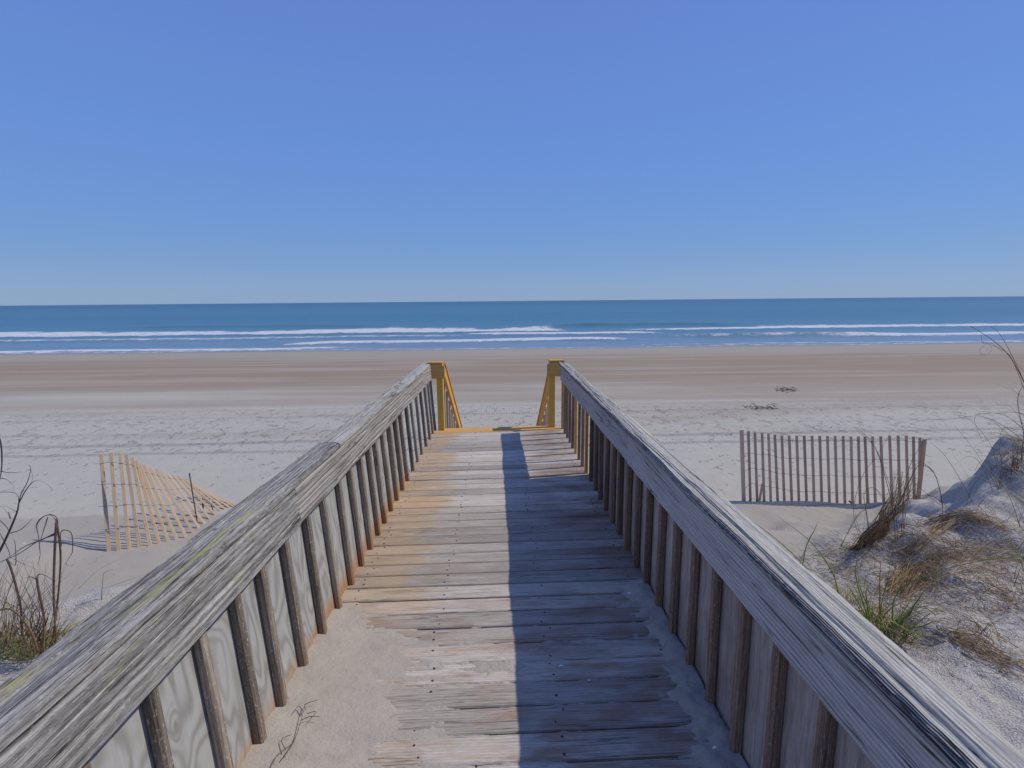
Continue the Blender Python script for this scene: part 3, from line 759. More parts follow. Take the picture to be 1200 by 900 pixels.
# right: upright, brownish pickets seen from their shaded side
fr = empty('snow_fence', (4.7, 7.1, -1.3), 'upright brown picket snow fence in a straight row right of the boardwalk', 'fence')
tops = [(45,68),(85,75),(123,82),(165,83),(203,88),(240,97),(281,101),(324,101),(368,102),(412,102),(458,102),(503,103),(548,103),(593,103),(640,103),(686,106),(729,106),(768,107),(812,106),(860,105),(912,102),(962,101),(1010,101),(1052,107),(1090,112),(1117,122)]
bots = [(60,546),(97,488),(137,495),(178,502),(217,508),(258,518),(297,526),(341,533),(383,536),(428,539),(472,541),(517,543),(562,545),(606,547),(652,549),(697,552),(742,554),(787,556),(832,558),(882,560),(930,563),(975,566),(1022,568),(1058,570),(1085,572),(1065,602)]
rows_ = {f: [] for f in (.06, .30, .52, .74, .96)}
for i, ((a, b), (c, d)) in enumerate(zip(tops, bots)):
    Yf = 7.18-.30*(a/1117)
    pt = at(860+a/5, 490+b/5, Yf+.02); pb = at(860+c/5, 490+d/5, Yf)
    big = i in (0, 25)
    w = .052 if big else .037
    o = plank('picket', pb-(pt-pb)*(.06 if big or i > 8 else 0), pt, w, .028 if big else .014, M['picket_brown'], fr, side=(1, -.12, 0), nw=2, nh=1, r=.002, warp=False)
    if big: tag(o, 'thick end post')
    for f in rows_: rows_[f].append(pt+(pb-pt)*f+np.array((0, -.012, .006*math.sin(i*1.3+f*9))))
for f, pts in rows_.items():
    if f == .74 or f == .96: pts = pts+[pts[-1]+np.array((.45, .02, -.01)), pts[-1]+np.array((.9, .1, -.12))]
    wire_run(pts).build('wire', M['wire'], fr)
# left: pickets fanned over and half fallen, catching the sun
TB = [((105,180),(155,822)),((170,172),(220,815)),((230,175),(290,805)),((270,185),(357,795)),((308,202),(427,785)),((336,222),(487,772)),((354,243),(548,758)),((388,255),(603,745)),((428,270),(667,733)),((465,283),(712,700)),((502,297),(750,668)),((540,308),(785,638)),((577,318),(825,610)),((612,325),(858,582)),((645,340),(895,558)),((682,358),(925,545)),((715,378),(955,535)),((745,398),(985,530)),((790,425),(1010,528))]
fl = empty('snow_fence', (-4.3, 6.5, -1.25), 'sunlit tan picket snow fence leaning and half collapsed on the sand left of the boardwalk', 'fence')
rows_ = {f: [] for f in (.10, .32, .54, .77)}
for i, ((a, b), (c, d)) in enumerate(TB):
    px, py = 100+c/5.622, 500+d/5.622
    pb = on(px, py, 5.5, 9, 0, .01); Yb = pb[1]
    L = 1.17-.012*i
    best = None
    for Yt in np.arange(Yb-.2, Yb+1.4, .01):
        q = at(100+a/5.622, 500+b/5.622, Yt); e = abs(np.linalg.norm(q-pb)-L)
        if best is None or e <= best[0]+.0005: best = (e, q)
    pt = best[1]
    dr = (pt-pb)/np.linalg.norm(pt-pb)
    o = plank('picket', pb-dr*.05, pt, .040-.0006*i, .011, M['picket'], fl, side=(1, .42, 0), nw=2, nh=1, r=.002, warp=False)
    for f in rows_: rows_[f].append(pt+(pb-pt)*f+np.array((0, -.010, .006*math.sin(i*1.7+f*5))))
for f, pts in rows_.items():
    pts = [pts[0]+np.array((-.06, -.02, 0))]+pts
    wire_run(pts, .0027).build('wire', M['wire'], fl)
for (a, b, c, d, Y_, r_) in ((685, 305, 745, 668, 6.72, .009), (770, 470, 782, 612, 7.2, .014), (815, 470, 858, 575, 7.25, .008)):
    tb = Tubes(); tb.add(np.array([at(100+c/5.622, 500+d/5.622, Y_)-(0, 0, .1), at(100+a/5.622, 500+b/5.622, Y_+.05)]), r_, None, .7, (.03, .04, .03), 6)
    tag(tb.build('stake', M['stake'], fl, smooth=False), 'thin dark green metal stake')
# broken bits by the right fence
bp = at(892, 586, 7.05); bt = at(894, 568, 7.1)
o = plank('broken_picket', at(889, 592, 7.02), at(893.5, 567, 7.1), .035, .012, M['picket_brown'], None, warp=False)
o.location = (0, 0, 0); tag(o, 'short dark broken picket leaning near the left end of the upright fence', 'picket')
tb = Tubes()
for (x0_, y0_, x1_, y1_) in ((876, 597, 884, 594), (885, 598, 890, 594), (889, 600, 891.5, 594), (894, 600, 895.5, 594.5), (898.5, 600, 900, 595.5), (995, 587, 1006, 597)):
    tb.add(np.array([at(x0_, y0_, 7.0), at(x1_, y1_, 7.03)]), .012, .008, .6, (.06, .05, .045))
o = tb.build('wood_splinters', M['plant']); tag(o, 'dark splinters poking from the sand at the left foot of the upright fence', 'driftwood', kind='stuff')

# ------------------------------------------------------------------ plants
GREEN = [(.14, .22, .035), (.20, .28, .05), (.27, .33, .08), (.10, .16, .03)]
STRAW = [(.50, .38, .22), (.58, .47, .30), (.42, .30, .17), (.62, .53, .38), (.34, .22, .12)]
BROWN = [(.22, .12, .055), (.16, .10, .06), (.28, .17, .07), (.13, .085, .065)]
DARK = [(.10, .07, .065), (.14, .10, .085), (.08, .06, .055)]
GOLD = [(.42, .26, .07), (.36, .20, .06)]
def pick(c): return random.choice(c)
def blade(tb, base, az, el, L, bend, r, col, colend=None, n=12, curl=0., jit=.0, mid=None):
    """a leaf that starts at elevation el towards az and bends down by 'bend' along its length"""
    P = [np.array(base, float)]; e = el; a = az
    for k in range(n-1):
        ds = L/(n-1)
        P.append(P[-1]+ds*np.array((math.cos(e)*math.cos(a), math.cos(e)*math.sin(a), math.sin(e))))
        e -= bend/(n-1)*(1+1.2*k/(n-1)); a += curl/(n-1)+random.uniform(-jit, jit)
    tb.add(P, r, r*.12, .28, col, 4, random.uniform(-1, 1), mid=mid, colend=colend)
def hero(tb, pts, Y, r, col, colend=None, n=18, r1=None, spread=0., base=None, mid=None):
    """a leaf through surveyed spots; Y is its distance, drifting by 'spread' along it"""
    m_ = len(pts)
    P = [at(a, b, Y+spread*i/max(1, m_-1)) for i, (a, b) in enumerate(pts)]
    if base is not None: P[0] = np.array(base)
    tb.add(curve(P, n), r, r*.2 if r1 is None else r1, .9 if r > .0075 else .35, col, 4, random.uniform(-1.5, 1.5), mid=mid, colend=colend)

# 1 green clump against the right rail
b1 = on(1034, 742, 2.2)
root = empty('grass_clump', b1, 'large green grass clump growing beside the outer face of the right railing', 'grass clump', 'green beach grass clumps')
tb = Tubes()
Yc = b1[1]
for pts, r in (([(999,717),(1003,675),(1010,637),(1017,568)],.0040), ([(1020,731),(1033,709),(1040,680),(1044,653)],.0032), ([(1044,753),(1060,725),(1072,708),(1084,691)],.0062), ([(1020,731),(1049,699),(1084,675),(1140,659),(1199,652)],.005),
               ([(1028,731),(1071,709),(1127,691),(1172,683)],.005), ([(1025,736),(1065,717),(1082,711),(1100,707)],.005), ([(1017,725),(1015,699),(1016,690),(1017,680)],.0045), ([(1001,717),(1007,685),(1012,665),(1019,648)],.0036),
               ([(1040,745),(1062,712),(1072,690),(1083,664)],.004), ([(1015,735),(1005,705),(996,690),(985,676)],.0036), ([(1036,745),(1050,722),(1075,712),(1095,690)],.0045), ([(1030,740),(1022,712),(1028,690),(1036,672)],.004), ([(1045,755),(1075,735),(1098,728),(1128,738)],.0035), ([(1010,728),(1020,700),(1040,690),(1070,664)],.0035)):
    hero(tb, pts, Yc, r*1.5, pick(GREEN), pick(GREEN+STRAW[:2]), spread=random.uniform(-.3, .4), base=b1+np.array((random.uniform(-.1, .06), random.uniform(-.08, .08), -.02)), mid=r*1.15)
for k in range(150):
    bb = b1+np.array((random.gauss(0, .09), random.gauss(0, .07), 0)); bb[2] = gz(bb[0], bb[1])-.01
    blade(tb, bb, random.uniform(0, 6.28), random.uniform(.7, 1.5), random.uniform(.16, .5), random.uniform(.2, 1.4), random.uniform(.003, .0055), pick(GREEN if random.random() < .72 else STRAW), pick(GREEN+STRAW), jit=.08)
tb.build('leaves', M['plant'], root)
tb = Tubes()
for k in range(150):
    bb = b1+np.array((random.gauss(.05, .16), random.gauss(0, .12), 0)); bb[2] = gz(bb[0], bb[1])
    blade(tb, bb, random.uniform(0, 6.28), random.uniform(.0, .7), random.uniform(.12, .35), random.uniform(.2, 1.6), random.uniform(.0015, .003), pick(STRAW+BROWN), jit=.25, curl=random.uniform(-2, 2))
hero(tb, [(1031,725),(1031,700),(1031,680),(1032,657)], Yc, .009, GOLD[0], GOLD[1], r1=.002)
hero(tb, [(1033,725),(1045,712),(1060,704),(1081,693)], Yc, .008, GOLD[0], STRAW[0], r1=.002)
tb.build('dead_leaves', M['plant'], root)
# 2 smaller clump farther along the rail
b2 = on(985, 704, 2.4)
root = empty('grass_clump', b2, 'smaller sparse green grass clump farther along the right railing', 'grass clump', 'green beach grass clumps')
tb = Tubes()
for pts, r in (([(985,703),(975,670),(950,635),(913,606)],.0045), ([(975,700),(930,650),(880,610),(838,592)],.0038), ([(960,690),(925,655),(895,632),(850,597)],.003), ([(940,665),(945,640),(955,620),(958,611)],.003), ([(935,690),(938,660),(945,640),(952,622)],.0028), ([(960,690),(935,665),(915,648),(905,640)],.004), ([(983,703),(981,690),(978,675),(978,668)],.004)):
    hero(tb, pts, b2[1], r*1.25, pick(GREEN), pick(GREEN), spread=random.uniform(-.2, .1), mid=r*1.15)
for k in range(60):
    bb = b2+np.array((random.gauss(.0, .08), random.gauss(0, .07), 0)); bb[2] = gz(bb[0], bb[1])-.01
    blade(tb, bb, random.uniform(0, 6.28), random.uniform(.7, 1.4), random.uniform(.12, .35), random.uniform(.2, 1.4), random.uniform(.002, .0036), pick(GREEN if random.random() < .5 else STRAW), pick(GREEN+STRAW), jit=.08)
tb.build('leaves', M['plant'], root)
# 3 rusty dead tussock before the fence
b3 = on(1014, 643, 4.0)
root = empty('dead_grass_tussock', b3, 'rusty brown dead grass tussock standing before the right end of the upright fence', 'dead grass')
tb = Tubes()
for k in range(80):
    s_ = random.uniform(-.5, 1)
    hero(tb, [(1008+random.uniform(-14, 14), 645), (1028+random.uniform(-14, 14), 622), (1046+random.uniform(-14, 14), 596), (1058+random.uniform(-16, 22), 560+random.uniform(-12, 30))], b3[1], random.uniform(.003, .007), pick(BROWN+GOLD), pick(STRAW+BROWN), spread=random.uniform(-.25, .3))
tb.build('stems', M['plant'], root)
tb = Tubes()
for pts, r, c in (([(1050,640),(1045,590),(1028,530),(1012,508),(1000,500)],.0035,DARK), ([(1055,640),(1062,560),(1080,520),(1092,515)],.004,BROWN), ([(1045,610),(1068,560),(1078,545),(1095,555),(1104,590),(1104,622)],.0045,BROWN),
                  ([(1020,640),(1015,600),(1013,578),(1025,572),(1040,590)],.003,DARK), ([(1030,600),(1085,580),(1120,600),(1160,612)],.0022,DARK), ([(1010,640),(1000,600),(1010,560),(1030,530),(1045,505)],.0018,DARK),
                  ([(985,640),(1005,605),(1015,595),(1018,574)],.003,BROWN), ([(1060,620),(1062,590),(1070,560),(1074,548)],.004,STRAW)):
    for q in range(2): hero(tb, [(a+random.uniform(-3, 3)*q, b+random.uniform(-3, 3)*q) for a, b in pts], b3[1]-.1, r*(1-.3*q), pick(c), pick(c), spread=random.uniform(-.4, .3), r1=r*.4)
for k in range(200):
    bb = b3+np.array((random.gauss(.15, .28), random.gauss(-.05, .18), 0)); bb[2] = gz(bb[0], bb[1])+.01
    blade(tb, bb, random.uniform(0, 6.28), random.uniform(-.1, .9), random.uniform(.15, .5), random.uniform(.3, 2.2), random.uniform(.0015, .0035), pick(STRAW+BROWN), jit=.25, curl=random.uniform(-2.5, 2.5))
tb.build('leaves', M['plant'], root)
# 4 tussock on the dune crest at the right edge
b4 = on(1192, 545, 3.2)
root = empty('dune_grass', b4, 'tall curling beach grass on the dune crest at the right edge, its thin blades against the sea', 'dune grass')
tb = Tubes()
Y4 = b4[1]
for pts, r, c in (([(1215,540),(1212,480),(1188,425),(1165,400),(1137,382)],.0050,BROWN), ([(1222,520),(1205,460),(1185,415),(1172,392),(1160,382)],.0035,BROWN), ([(1215,500),(1190,430),(1175,410),(1140,398)],.0026,BROWN),
                  ([(1230,470),(1205,442),(1195,430),(1185,420)],.0026,STRAW), ([(1150,392),(1151,400),(1158,402),(1166,401)],.0016,DARK), ([(1175,412),(1160,402),(1148,410),(1152,416),(1162,411),(1160,402)],.0015,DARK),
                  ([(1200,560),(1202,520),(1193,480),(1194,460),(1204,448)],.0022,DARK), ([(1205,545),(1198,500),(1193,470),(1198,452)],.002,DARK),
                  ([(1220,520),(1180,488),(1150,485),(1142,492),(1150,515)],.0026,STRAW), ([(1215,535),(1185,505),(1150,488),(1115,491),(1075,494),(1052,510)],.0024,DARK), ([(1178,560),(1160,520),(1140,495),(1118,482),(1098,487)],.0016,DARK),
                  ([(1182,600),(1162,560),(1140,525),(1118,498)],.0022,DARK), ([(1170,590),(1150,545),(1135,535),(1118,545)],.002,DARK), ([(1146,600),(1130,570),(1108,535),(1090,518)],.003,DARK), ([(1130,640),(1133,590),(1148,560),(1180,540),(1205,520)],.0022,DARK),
                  ([(1140,620),(1130,590),(1138,570),(1128,548),(1116,530),(1124,520)],.0018,BROWN), ([(1190,575),(1175,545),(1172,520),(1185,505),(1208,503)],.002,BROWN), ([(1200,560),(1180,530),(1172,512),(1180,500),(1200,512)],.0018,DARK),
                  ([(1176,590),(1160,545),(1150,540),(1142,552)],.0025,DARK), ([(1065,560),(1100,590),(1125,605),(1150,625)],.002,DARK), ([(1235,500),(1200,485),(1170,484),(1140,486)],.003,GOLD)):
    hero(tb, pts, Y4-.1, r, pick(c), pick(c), spread=random.uniform(-.3, .3), r1=r*.45, n=26)
for k in range(150):
    c_ = np.array((random.uniform(-.15, .7), random.uniform(-.2, .2), 0)); bb = b4+c_; bb[2] = gz(bb[0], bb[1])
    blade(tb, bb, random.uniform(2.2, 4.6) if random.random() < .6 else random.uniform(0, 6.28), random.uniform(.3, 1.3), random.uniform(.12, .42), random.uniform(1., 3.4), random.uniform(.0016, .0036), pick(STRAW+BROWN+DARK), jit=.12, curl=random.uniform(-2.5, 2.5), n=16)
tb.build('blades', M['plant'], root)
tb = Tubes()
for k in range(30):
    a = 1172+random.uniform(-6, 26); b = 585-(a-1165)*1.1+random.uniform(-8, 8)
    hero(tb, [(a, b), (a+random.uniform(-4, 6), b-18), (a+random.uniform(0, 14), b-38)], Y4-.05, random.uniform(.003, .006), pick(BROWN+GOLD), pick(BROWN), spread=random.uniform(-.1, .2))
tb.build('stems', M['plant'], root)
# taller grass just outside the frame, whose shade lies on the dune
for i, (x_, y_, n_) in enumerate(((5.75, 4.75, 80), (5.0, 4.1, 60), (6.2, 5.3, 50), (4.3, 3.45, 40))):
    bb0 = np.array((x_, y_, gz(x_, y_)))
    tb = Tubes()
    for k in range(n_):
        bb = bb0+np.array((random.gauss(0, .12), random.gauss(0, .14), -.02))
        blade(tb, bb, random.uniform(0, 6.28), random.uniform(.9, 1.5), random.uniform(.5, 1.0), random.uniform(.3, 1.5), random.uniform(.003, .006), pick(STRAW+GREEN), pick(STRAW+BROWN), jit=.06)
    o = tb.build('dune_grass', M['plant'], None, origin=bb0)
    tag(o, ['tall straw coloured dune grass higher up the right dune, behind the crest tussock', 'tall mixed dune grass on the right dune just outside the picture', 'tall dune grass at the back of the right dune', 'low dune grass above the lying straw at the lower right edge'][i], 'dune grass')
for i, (px_, py_, n_, lab) in enumerate(((1100, 655, 46, 'thin straw tuft on the bank between the rusty tussock and the crest grass'), (1075, 690, 50, 'small greenish straw tuft behind the large green clump'), (1150, 610, 60, 'wiry dark straw tuft on the steep edge of the bank'), (1175, 700, 50, 'loose tan tuft high on the bank near the right edge'), (1000, 668, 40, 'low straw tuft in pale sand below the rusty tussock'), (1150, 745, 44, 'short mixed tuft above the matted straw at the lower right'))):
    bb0 = on(px_, py_, 2.4); tb = Tubes()
    for k in range(n_):
        bb = bb0+np.array((random.gauss(0, .10), random.gauss(0, .09), 0)); bb[2] = gz(bb[0], bb[1])-.01
        blade(tb, bb, random.uniform(0, 6.28), random.uniform(.2, 1.4), random.uniform(.15, .55), random.uniform(.6, 2.6), random.uniform(.0016, .0036), pick(STRAW+BROWN+(GREEN if i in (1, 5) else [])), pick(STRAW+BROWN), jit=.12, curl=random.uniform(-1.8, 1.8), n=14)
    tag(tb.build('grass_tuft', M['plant'], None, origin=bb0), lab, 'grass tuft')
# 5 pale straw bundle across the dune
def bundle(name, label, paths, n, spreadpx, colors, r, jitter=10):
    b0 = on(*paths[0][0])
    tb = Tubes()
    for k in range(n):
        path = random.choice(paths)
        ox, oy = random.uniform(-spreadpx, spreadpx), random.uniform(-spreadpx*.5, spreadpx*.5)
        P = []
        for j, (a, b) in enumerate(path):
            q = on(a+ox+random.uniform(-jitter, jitter), b+oy+random.uniform(-jitter, jitter)*.5)
            q[2] += abs(random.gauss(.02, .025)); P.append(q)
        rr = random.uniform(.5, 1.1)*r
        tb.add(curve(P, 14), rr, rr*.3, .4, pick(colors), 4, random.uniform(-2, 2), colend=pick(colors))
    o = tb.build(name, M['plant'], None, origin=b0)
    return tag(o, label, 'dead grass')
bundle('straw_bundle', 'long pale golden straw bundle lying across the dune right of the rusty tussock', [[(1075,640),(1105,618),(1135,606),(1178,624)], [(1085,612),(1120,606),(1150,612),(1176,622)], [(1060,655),(1090,632),(1120,612)]], 90, 8, STRAW+GOLD[:1], .0045, 8)
bundle('straw_bundle', 'matted brown straw bundle lying at the lower right edge of the dune', [[(1100,742),(1130,758),(1165,772),(1210,780)], [(1120,750),(1150,768),(1190,790),(1215,800)], [(1110,745),(1140,752),(1175,775),(1215,772)]], 75, 13, STRAW+STRAW+BROWN, .0034, 12)
bundle('straw_bundle', 'twisted brown straw bundle in shade half way up the dune', [[(1060,700),(1090,672),(1120,655),(1160,645),(1210,640)], [(1065,690),(1100,676),(1140,670),(1190,655)], [(1085,665),(1110,650),(1160,650),(1210,655)]], 80, 14, STRAW+STRAW+BROWN, .0032, 14)
bundle('straw_bundle', 'dark crumpled straw heap just behind the large green clump', [[(1040,690),(1065,672),(1080,668),(1100,690)], [(1050,700),(1070,668),(1090,680)]], 110, 13, BROWN+STRAW, .004, 11)
# green blade reaching in from the right, with a bleached stalk below it
tb = Tubes(); hero(tb, [(1300,640),(1200,652),(1150,656),(1110,660),(1070,668)], 3.3, .006, GREEN[1], GOLD[1], spread=.2)
hero(tb, [(1105,668),(1150,682),(1200,708),(1260,740)], 3.2, .0028, STRAW[3], STRAW[3], r1=.002)
hero(tb, [(1040,725),(1075,745),(1130,772),(1200,805),(1260,830)], 3.1, .0028, GREEN[2], STRAW[1], r1=.002)
hero(tb, [(1060,738),(1120,752),(1200,770),(1260,790)], 3.1, .0022, GREEN[2], STRAW[1], r1=.002)
tag(tb.build('long_leaves', M['plant']), 'few long green and bleached leaves reaching in over the dune from the right edge', 'grass')
# straw litter over the dune: uncountable
tb = Tubes()
for k in range(3200):
    if random.random() < .6: a, b = random.uniform(930, 1200), random.uniform(615, 720)
    else: a, b = random.gauss(1090, 70), random.gauss(690, 50)
    if b < 600+max(0, (1110-a))*.2: continue
    q = on(a, b); q[2] += random.uniform(0, .02)
    if q[1] > 6.2: continue
    blade(tb, q, random.uniform(0, 6.28), random.uniform(-.2, .6), random.uniform(.05, .3), random.uniform(.2, 1.6), random.uniform(.0014, .0032), pick(STRAW+BROWN+[(.5, .42, .33)]), n=7, jit=.3, curl=random.uniform(-2, 2))
tag(tb.build('straw_litter', M['plant']), 'dry straw litter strewn over the right dune', 'straw', kind='stuff')

# --- left plants
bl_ = on(50, 768, 2.5)
YL = bl_[1]
root = empty('dead_plant', on(66, 752, 2.5), 'tall twin brown dead stalks with drooping leaves beside the left railing', 'dead plant')
tb = Tubes()
hero(tb, [(66,758),(63,700),(64,650),(66,612)], YL, .0078, (.20, .13, .085), DARK[1], r1=.0076)
hero(tb, [(61,758),(68,700),(71,650),(66,608)], YL+.03, .0085, (.26, .16, .09), DARK[1], r1=.0077)
hero(tb, [(48,765),(52,730),(45,690),(43,676)], YL-.05, .0078, (.19, .12, .08), DARK[1], r1=.0076)
tb.build('stalks', M['plant'], root)
tb = Tubes()
for pts in ([(68,612),(66,606),(58,603),(47,608),(41,618),(41,625)], [(68,614),(60,604),(50,606),(43,616),(45,628),(47,650),(44,662)], [(72,640),(71,625),(76,621),(84,626),(85,645),(82,652),(77,660)], [(77,660),(80,663),(87,662)], [(66,624),(50,632),(30,640),(15,650),(0,660)],
            [(66,626),(45,634),(20,650),(-10,662)], [(43,676),(46,673),(52,674),(62,680)], [(44,680),(36,676),(28,678)], [(56,606),(50,625),(46,640),(47,648),(44,665)]):
    hero(tb, pts, YL, .0042, pick(DARK), pick(DARK), spread=random.uniform(-.1, .1), r1=.0012, n=24)
tb.build('leaves', M['plant'], root)
root = empty('dead_plant', on(8, 760, 2.5), 'branching purplish dead plant at the left edge', 'dead plant')
tb = Tubes()
hero(tb, [(-20,680),(0,645),(12,620),(20,600),(22,590)], YL, .0085, BROWN[3], DARK[0], r1=.004)
hero(tb, [(26,745),(24,710),(14,670),(8,655)], YL-.1, .0085, (.15, .09, .09), DARK[0], r1=.006)
hero(tb, [(-5,715),(15,715),(35,738),(45,765)], YL-.2, .0074, (.30, .22, .15), BROWN[0], r1=.009)
hero(tb, [(-6,500),(1,520),(2,548),(-2,568)], YL, .007, DARK[0], DARK[0])
for pts in ([(22,592),(21,581),(14,577),(-5,577)], [(22,590),(25,578),(32,565),(36,550),(34,545)], [(22,590),(30,575),(40,564),(52,565),(62,574)], [(22,590),(28,578),(38,562),(36,550)], [(20,600),(8,594),(-8,592)], [(10,600),(12,608),(5,596),(-5,592)],
            [(12,625),(25,620),(38,608)], [(-5,605),(8,618),(10,625)], [(0,552),(12,554),(25,553)], [(-3,560),(8,562),(16,570),(15,575)], [(8,655),(18,662),(18,640),(16,632)], [(16,655),(30,662),(45,668)], [(0,625),(10,645),(12,655)]):
    hero(tb, pts, YL, .0038, pick(DARK), pick(DARK), spread=random.uniform(-.1, .1), r1=.001, n=20)
for k in range(110):
    a = random.uniform(-30, 60)
    hero(tb, [(a, 755+random.uniform(-12, 15)), (a+random.uniform(-20, 20), 720), (a+random.uniform(-30, 40), 690+random.uniform(-40, 20))], YL-.1, random.uniform(.0015, .004), pick(DARK+BROWN+STRAW), pick(DARK+BROWN), spread=random.uniform(-.2, .2))
tb.build('stems', M['plant'], root)
root = empty('grass_clump', bl_, 'low green and straw grass at the foot of the dead stalks, left edge', 'grass clump', 'green beach grass clumps')
tb = Tubes()
for k in range(600):
    q = on(random.uniform(-40, 78), random.uniform(745, 775), 2.5)
    blade(tb, q, random.uniform(0, 6.28), random.uniform(.5, 1.5), random.uniform(.1, .36), random.uniform(.2, 1.5), random.uniform(.002, .0045), pick(GREEN if random.random() < .42 else STRAW+BROWN), pick(GREEN+STRAW), jit=.1, curl=random.uniform(-1, 1))
for pts in ([(-10,775),(15,762),(35,755)], [(20,770),(5,740),(-5,725)]): hero(tb, pts, YL-.2, .006, GREEN[1], GREEN[2])
tb.build('leaves', M['plant'], root)
tb = Tubes()
for k in range(260):
    q = on(random.uniform(-60, 85), random.uniform(752, 785), 2.5); q[2] += .006
    blade(tb, q, random.uniform(0, 6.28), random.uniform(-.2, .4), random.uniform(.05, .2), random.uniform(.2, 1.6), random.uniform(.001, .0024), pick(STRAW+BROWN), n=6, jit=.3)
tag(tb.build('straw_litter', M['plant']), 'dry straw litter around the left grass', 'straw', kind='stuff')
tb = Tubes(); b_t = on(119, 706, 2.5)
hero(tb, [(119,712),(119,700),(120,685),(121,672)], b_t[1], .007, (.16, .11, .10), DARK[0], r1=.004)
hero(tb, [(121,672),(128,668),(137,667)], b_t[1], .0016, DARK[0]); hero(tb, [(120,690),(150,680),(175,672),(200,668)], b_t[1], .0016, STRAW[2]); hero(tb, [(92,690),(115,668),(140,655),(155,650)], b_t[1]+.2, .0014, STRAW[2])
tag(tb.build('twig', M['plant']), 'single short dark upright twig in the sand beside the left handrail', 'twig')
tb = Tubes()
for pts in ([(332,890),(345,868),(353,845),(356,832)], [(353,845),(362,840),(375,840)], [(356,836),(350,828),(343,836)], [(358,834),(358,826),(372,822)], [(335,880),(330,868),(342,862)], [(320,897),(326,885),(345,870)], [(360,838),(370,834),(362,845)]):
    P = []
    for a, b in pts:
        Y = 1.2
        while Y < 3:
            q = at(a, b, Y)
            if q[2] < .055-.0068*Y: break
            Y += .005
        q[2] += random.uniform(0, .008); P.append(q)
    tb.add(curve(P, 10), .0022, .0012, .7, (.15, .10, .06), 5)
tag(tb.build('twig', M['plant']), 'forked dry twig lying on the sand heaped on the near left deck', 'twig')

# shell fragments, seaweed
def chip(px, py, deck, size):
    if deck is None: q = on(px, py, 6, 60, .004, .05)
    else:
        Y = 1.2
        while Y < 6:
            q = at(px, py, Y)
            if q[2] < deck-.0068*Y: break
            Y += .005
    a = random.uniform(0, 6.28); ring = []
    for k in range(7):
        th = k*2*math.pi/7; rr = size*random.uniform(.55, 1.)
        ring.append(q+np.array((math.cos(th+a)*rr, math.sin(th+a)*rr*.6, .002+abs(math.sin(th))*size*.25)))
    V = ring+[q+np.array((0, 0, size*.35+.003))]+[q-np.array((0, 0, .002))]
    Fq = [(k, (k+1) % 7, 7) for k in range(7)]+[((k+1) % 7, k, 8) for k in range(7)]
    return V, Fq
for (a, b, sz, lab) in ((658, 781, .013, 'small white shell fragment in the middle of the shaded deck'), (738, 696, .022, 'broken white shell beside the right balusters'), (690, 798, .010, 'tiny curled white shell on the shaded deck, nearer than the flat one'), (838, 877, .014, 'white shell chip on the sand at the foot of the right railing')):
    V, Fq = chip(a, b, .004 if a < 800 else .05, sz)
    o = link('shell', V, Fq, M['shell']); tag(o, lab, 'shell')
VV, FF = [], []
for k in range(600):
    a, b = random.uniform(0, 1200), 480+130*random.random()**1.3
    V, Fq = chip(a, b, None, random.uniform(.006, .016))
    n0 = len(VV); VV += V; FF += [tuple(i+n0 for i in f) for f in Fq]
o = link('shell_fragments', VV, FF, M['shell']); tag(o, 'white shell fragments scattered over the beach', 'shells', kind='stuff')
for (a0, a1, b0, lab) in ((872, 910, 478, 'larger dark clump of dry seaweed on the beach above the upright fence'), (908, 932, 457, 'smaller dark clump of dry seaweed farther out on the beach')):
    tb = Tubes()
    for k in range(70):
        a = random.uniform(a0, a1); b = b0+random.gauss(0, 1.3)
        q = on(a, b, 8, 40, 0, .05)
        blade(tb, q, random.uniform(0, 6.28), random.uniform(.0, .7), random.uniform(.1, .3), 1.2, random.uniform(.006, .014), (.10, .08, .07), n=5, jit=.4)
    o = tb.build('seaweed', M['plant'], None); tag(o, lab, 'seaweed', kind='stuff')

# ------------------------------------------------------------------ light
EL, AZ = 49.8, 9.0
sd = Vector((math.cos(R(EL))*math.cos(R(AZ)), math.cos(R(EL))*math.sin(R(AZ)), math.sin(R(EL))))
sun = bpy.data.lights.new('sun', 'SUN'); sun.energy = 3.2; sun.angle = R(.53); sun.color = (1., .90, .76)
so = bpy.data.objects.new('sun', sun); C.objects.link(so); so.rotation_euler = sd.to_track_quat('Z', 'Y').to_euler()
so.location = (20, 3, 20)
w = bpy.data.worlds.new('World'); scene.world = w; w.use_nodes = True
nt = w.node_tree; nt.nodes.clear()
out = nt.nodes.new('ShaderNodeOutputWorld'); bg = nt.nodes.new('ShaderNodeBackground'); sky = nt.nodes.new('ShaderNodeTexSky')
sky.sky_type = 'NISHITA'; sky.sun_disc = False; sky.sun_elevation = R(EL); sky.sun_rotation = R(90-AZ)
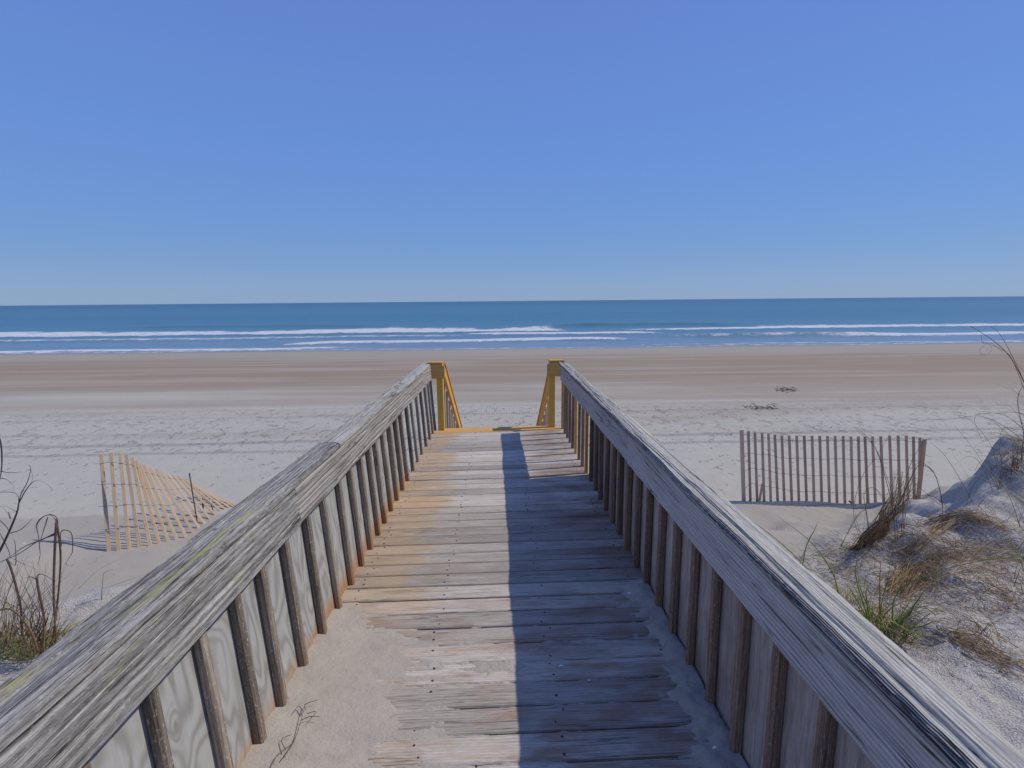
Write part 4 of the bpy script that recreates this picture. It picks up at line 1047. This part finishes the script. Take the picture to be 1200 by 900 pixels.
sky.air_density = 1.0; sky.dust_density = .3; sky.ozone_density = 4.0; sky.altitude = 0
# the clear spring sky: Nishita scattering evened out towards the blue measured low over this sea
tc = nt.nodes.new('ShaderNodeTexCoord'); sx_ = nt.nodes.new('ShaderNodeSeparateXYZ'); nt.links.new(tc.outputs['Generated'], sx_.inputs[0])
ST = .13
STOPS = [(0., (.245, .358, .568)), (.029, (.220, .347, .578)), (.069, (.181, .328, .591)), (.1475, (.156, .305, .644)), (.2625, (.141, .283, .672)), (.375, (.136, .262, .658)), (.466, (.130, .242, .638)), (.6, (.135, .245, .66)), (1., (.15, .26, .74))]  # topmost stops lie above the view, brightened to lift the shade
rp = nt.nodes.new('ShaderNodeValToRGB'); nt.links.new(sx_.outputs[2], rp.inputs[0])
el = rp.color_ramp.elements
el[0].position = 0; el[0].color = STOPS[0][1]+(1,); el[1].position = 1; el[1].color = STOPS[-1][1]+(1,)
for p_, c_ in STOPS[1:-1]:
    e_ = el.new(p_); e_.color = tuple(c_)+(1,)
sc_ = nt.nodes.new('ShaderNodeVectorMath'); sc_.operation = 'SCALE'; nt.links.new(rp.outputs[0], sc_.inputs[0]); sc_.inputs[3].default_value = 1/ST
tn = nt.nodes.new('ShaderNodeMix'); tn.data_type = 'RGBA'; tn.blend_type = 'MULTIPLY'; tn.inputs[0].default_value = 1
nt.links.new(sky.outputs[0], tn.inputs[6]); tn.inputs[7].default_value = (.62, .72, 1.0, 1)
hs = nt.nodes.new('ShaderNodeMix'); hs.data_type = 'RGBA'; hs.inputs[0].default_value = .86
nt.links.new(tn.outputs[2], hs.inputs[6]); nt.links.new(sc_.outputs[0], hs.inputs[7])
nt.links.new(hs.outputs[2], bg.inputs[0]); nt.links.new(bg.outputs[0], out.inputs[0])
bg.inputs[1].default_value = .13
scene.view_settings.view_transform = 'Standard'; scene.view_settings.look = 'None'; scene.view_settings.gamma = 1; scene.view_settings.exposure = 0
scene.view_settings.use_curve_mapping = False
scene.render.engine = 'CYCLES'
scene.render.resolution_x = 1024; scene.render.resolution_y = 768
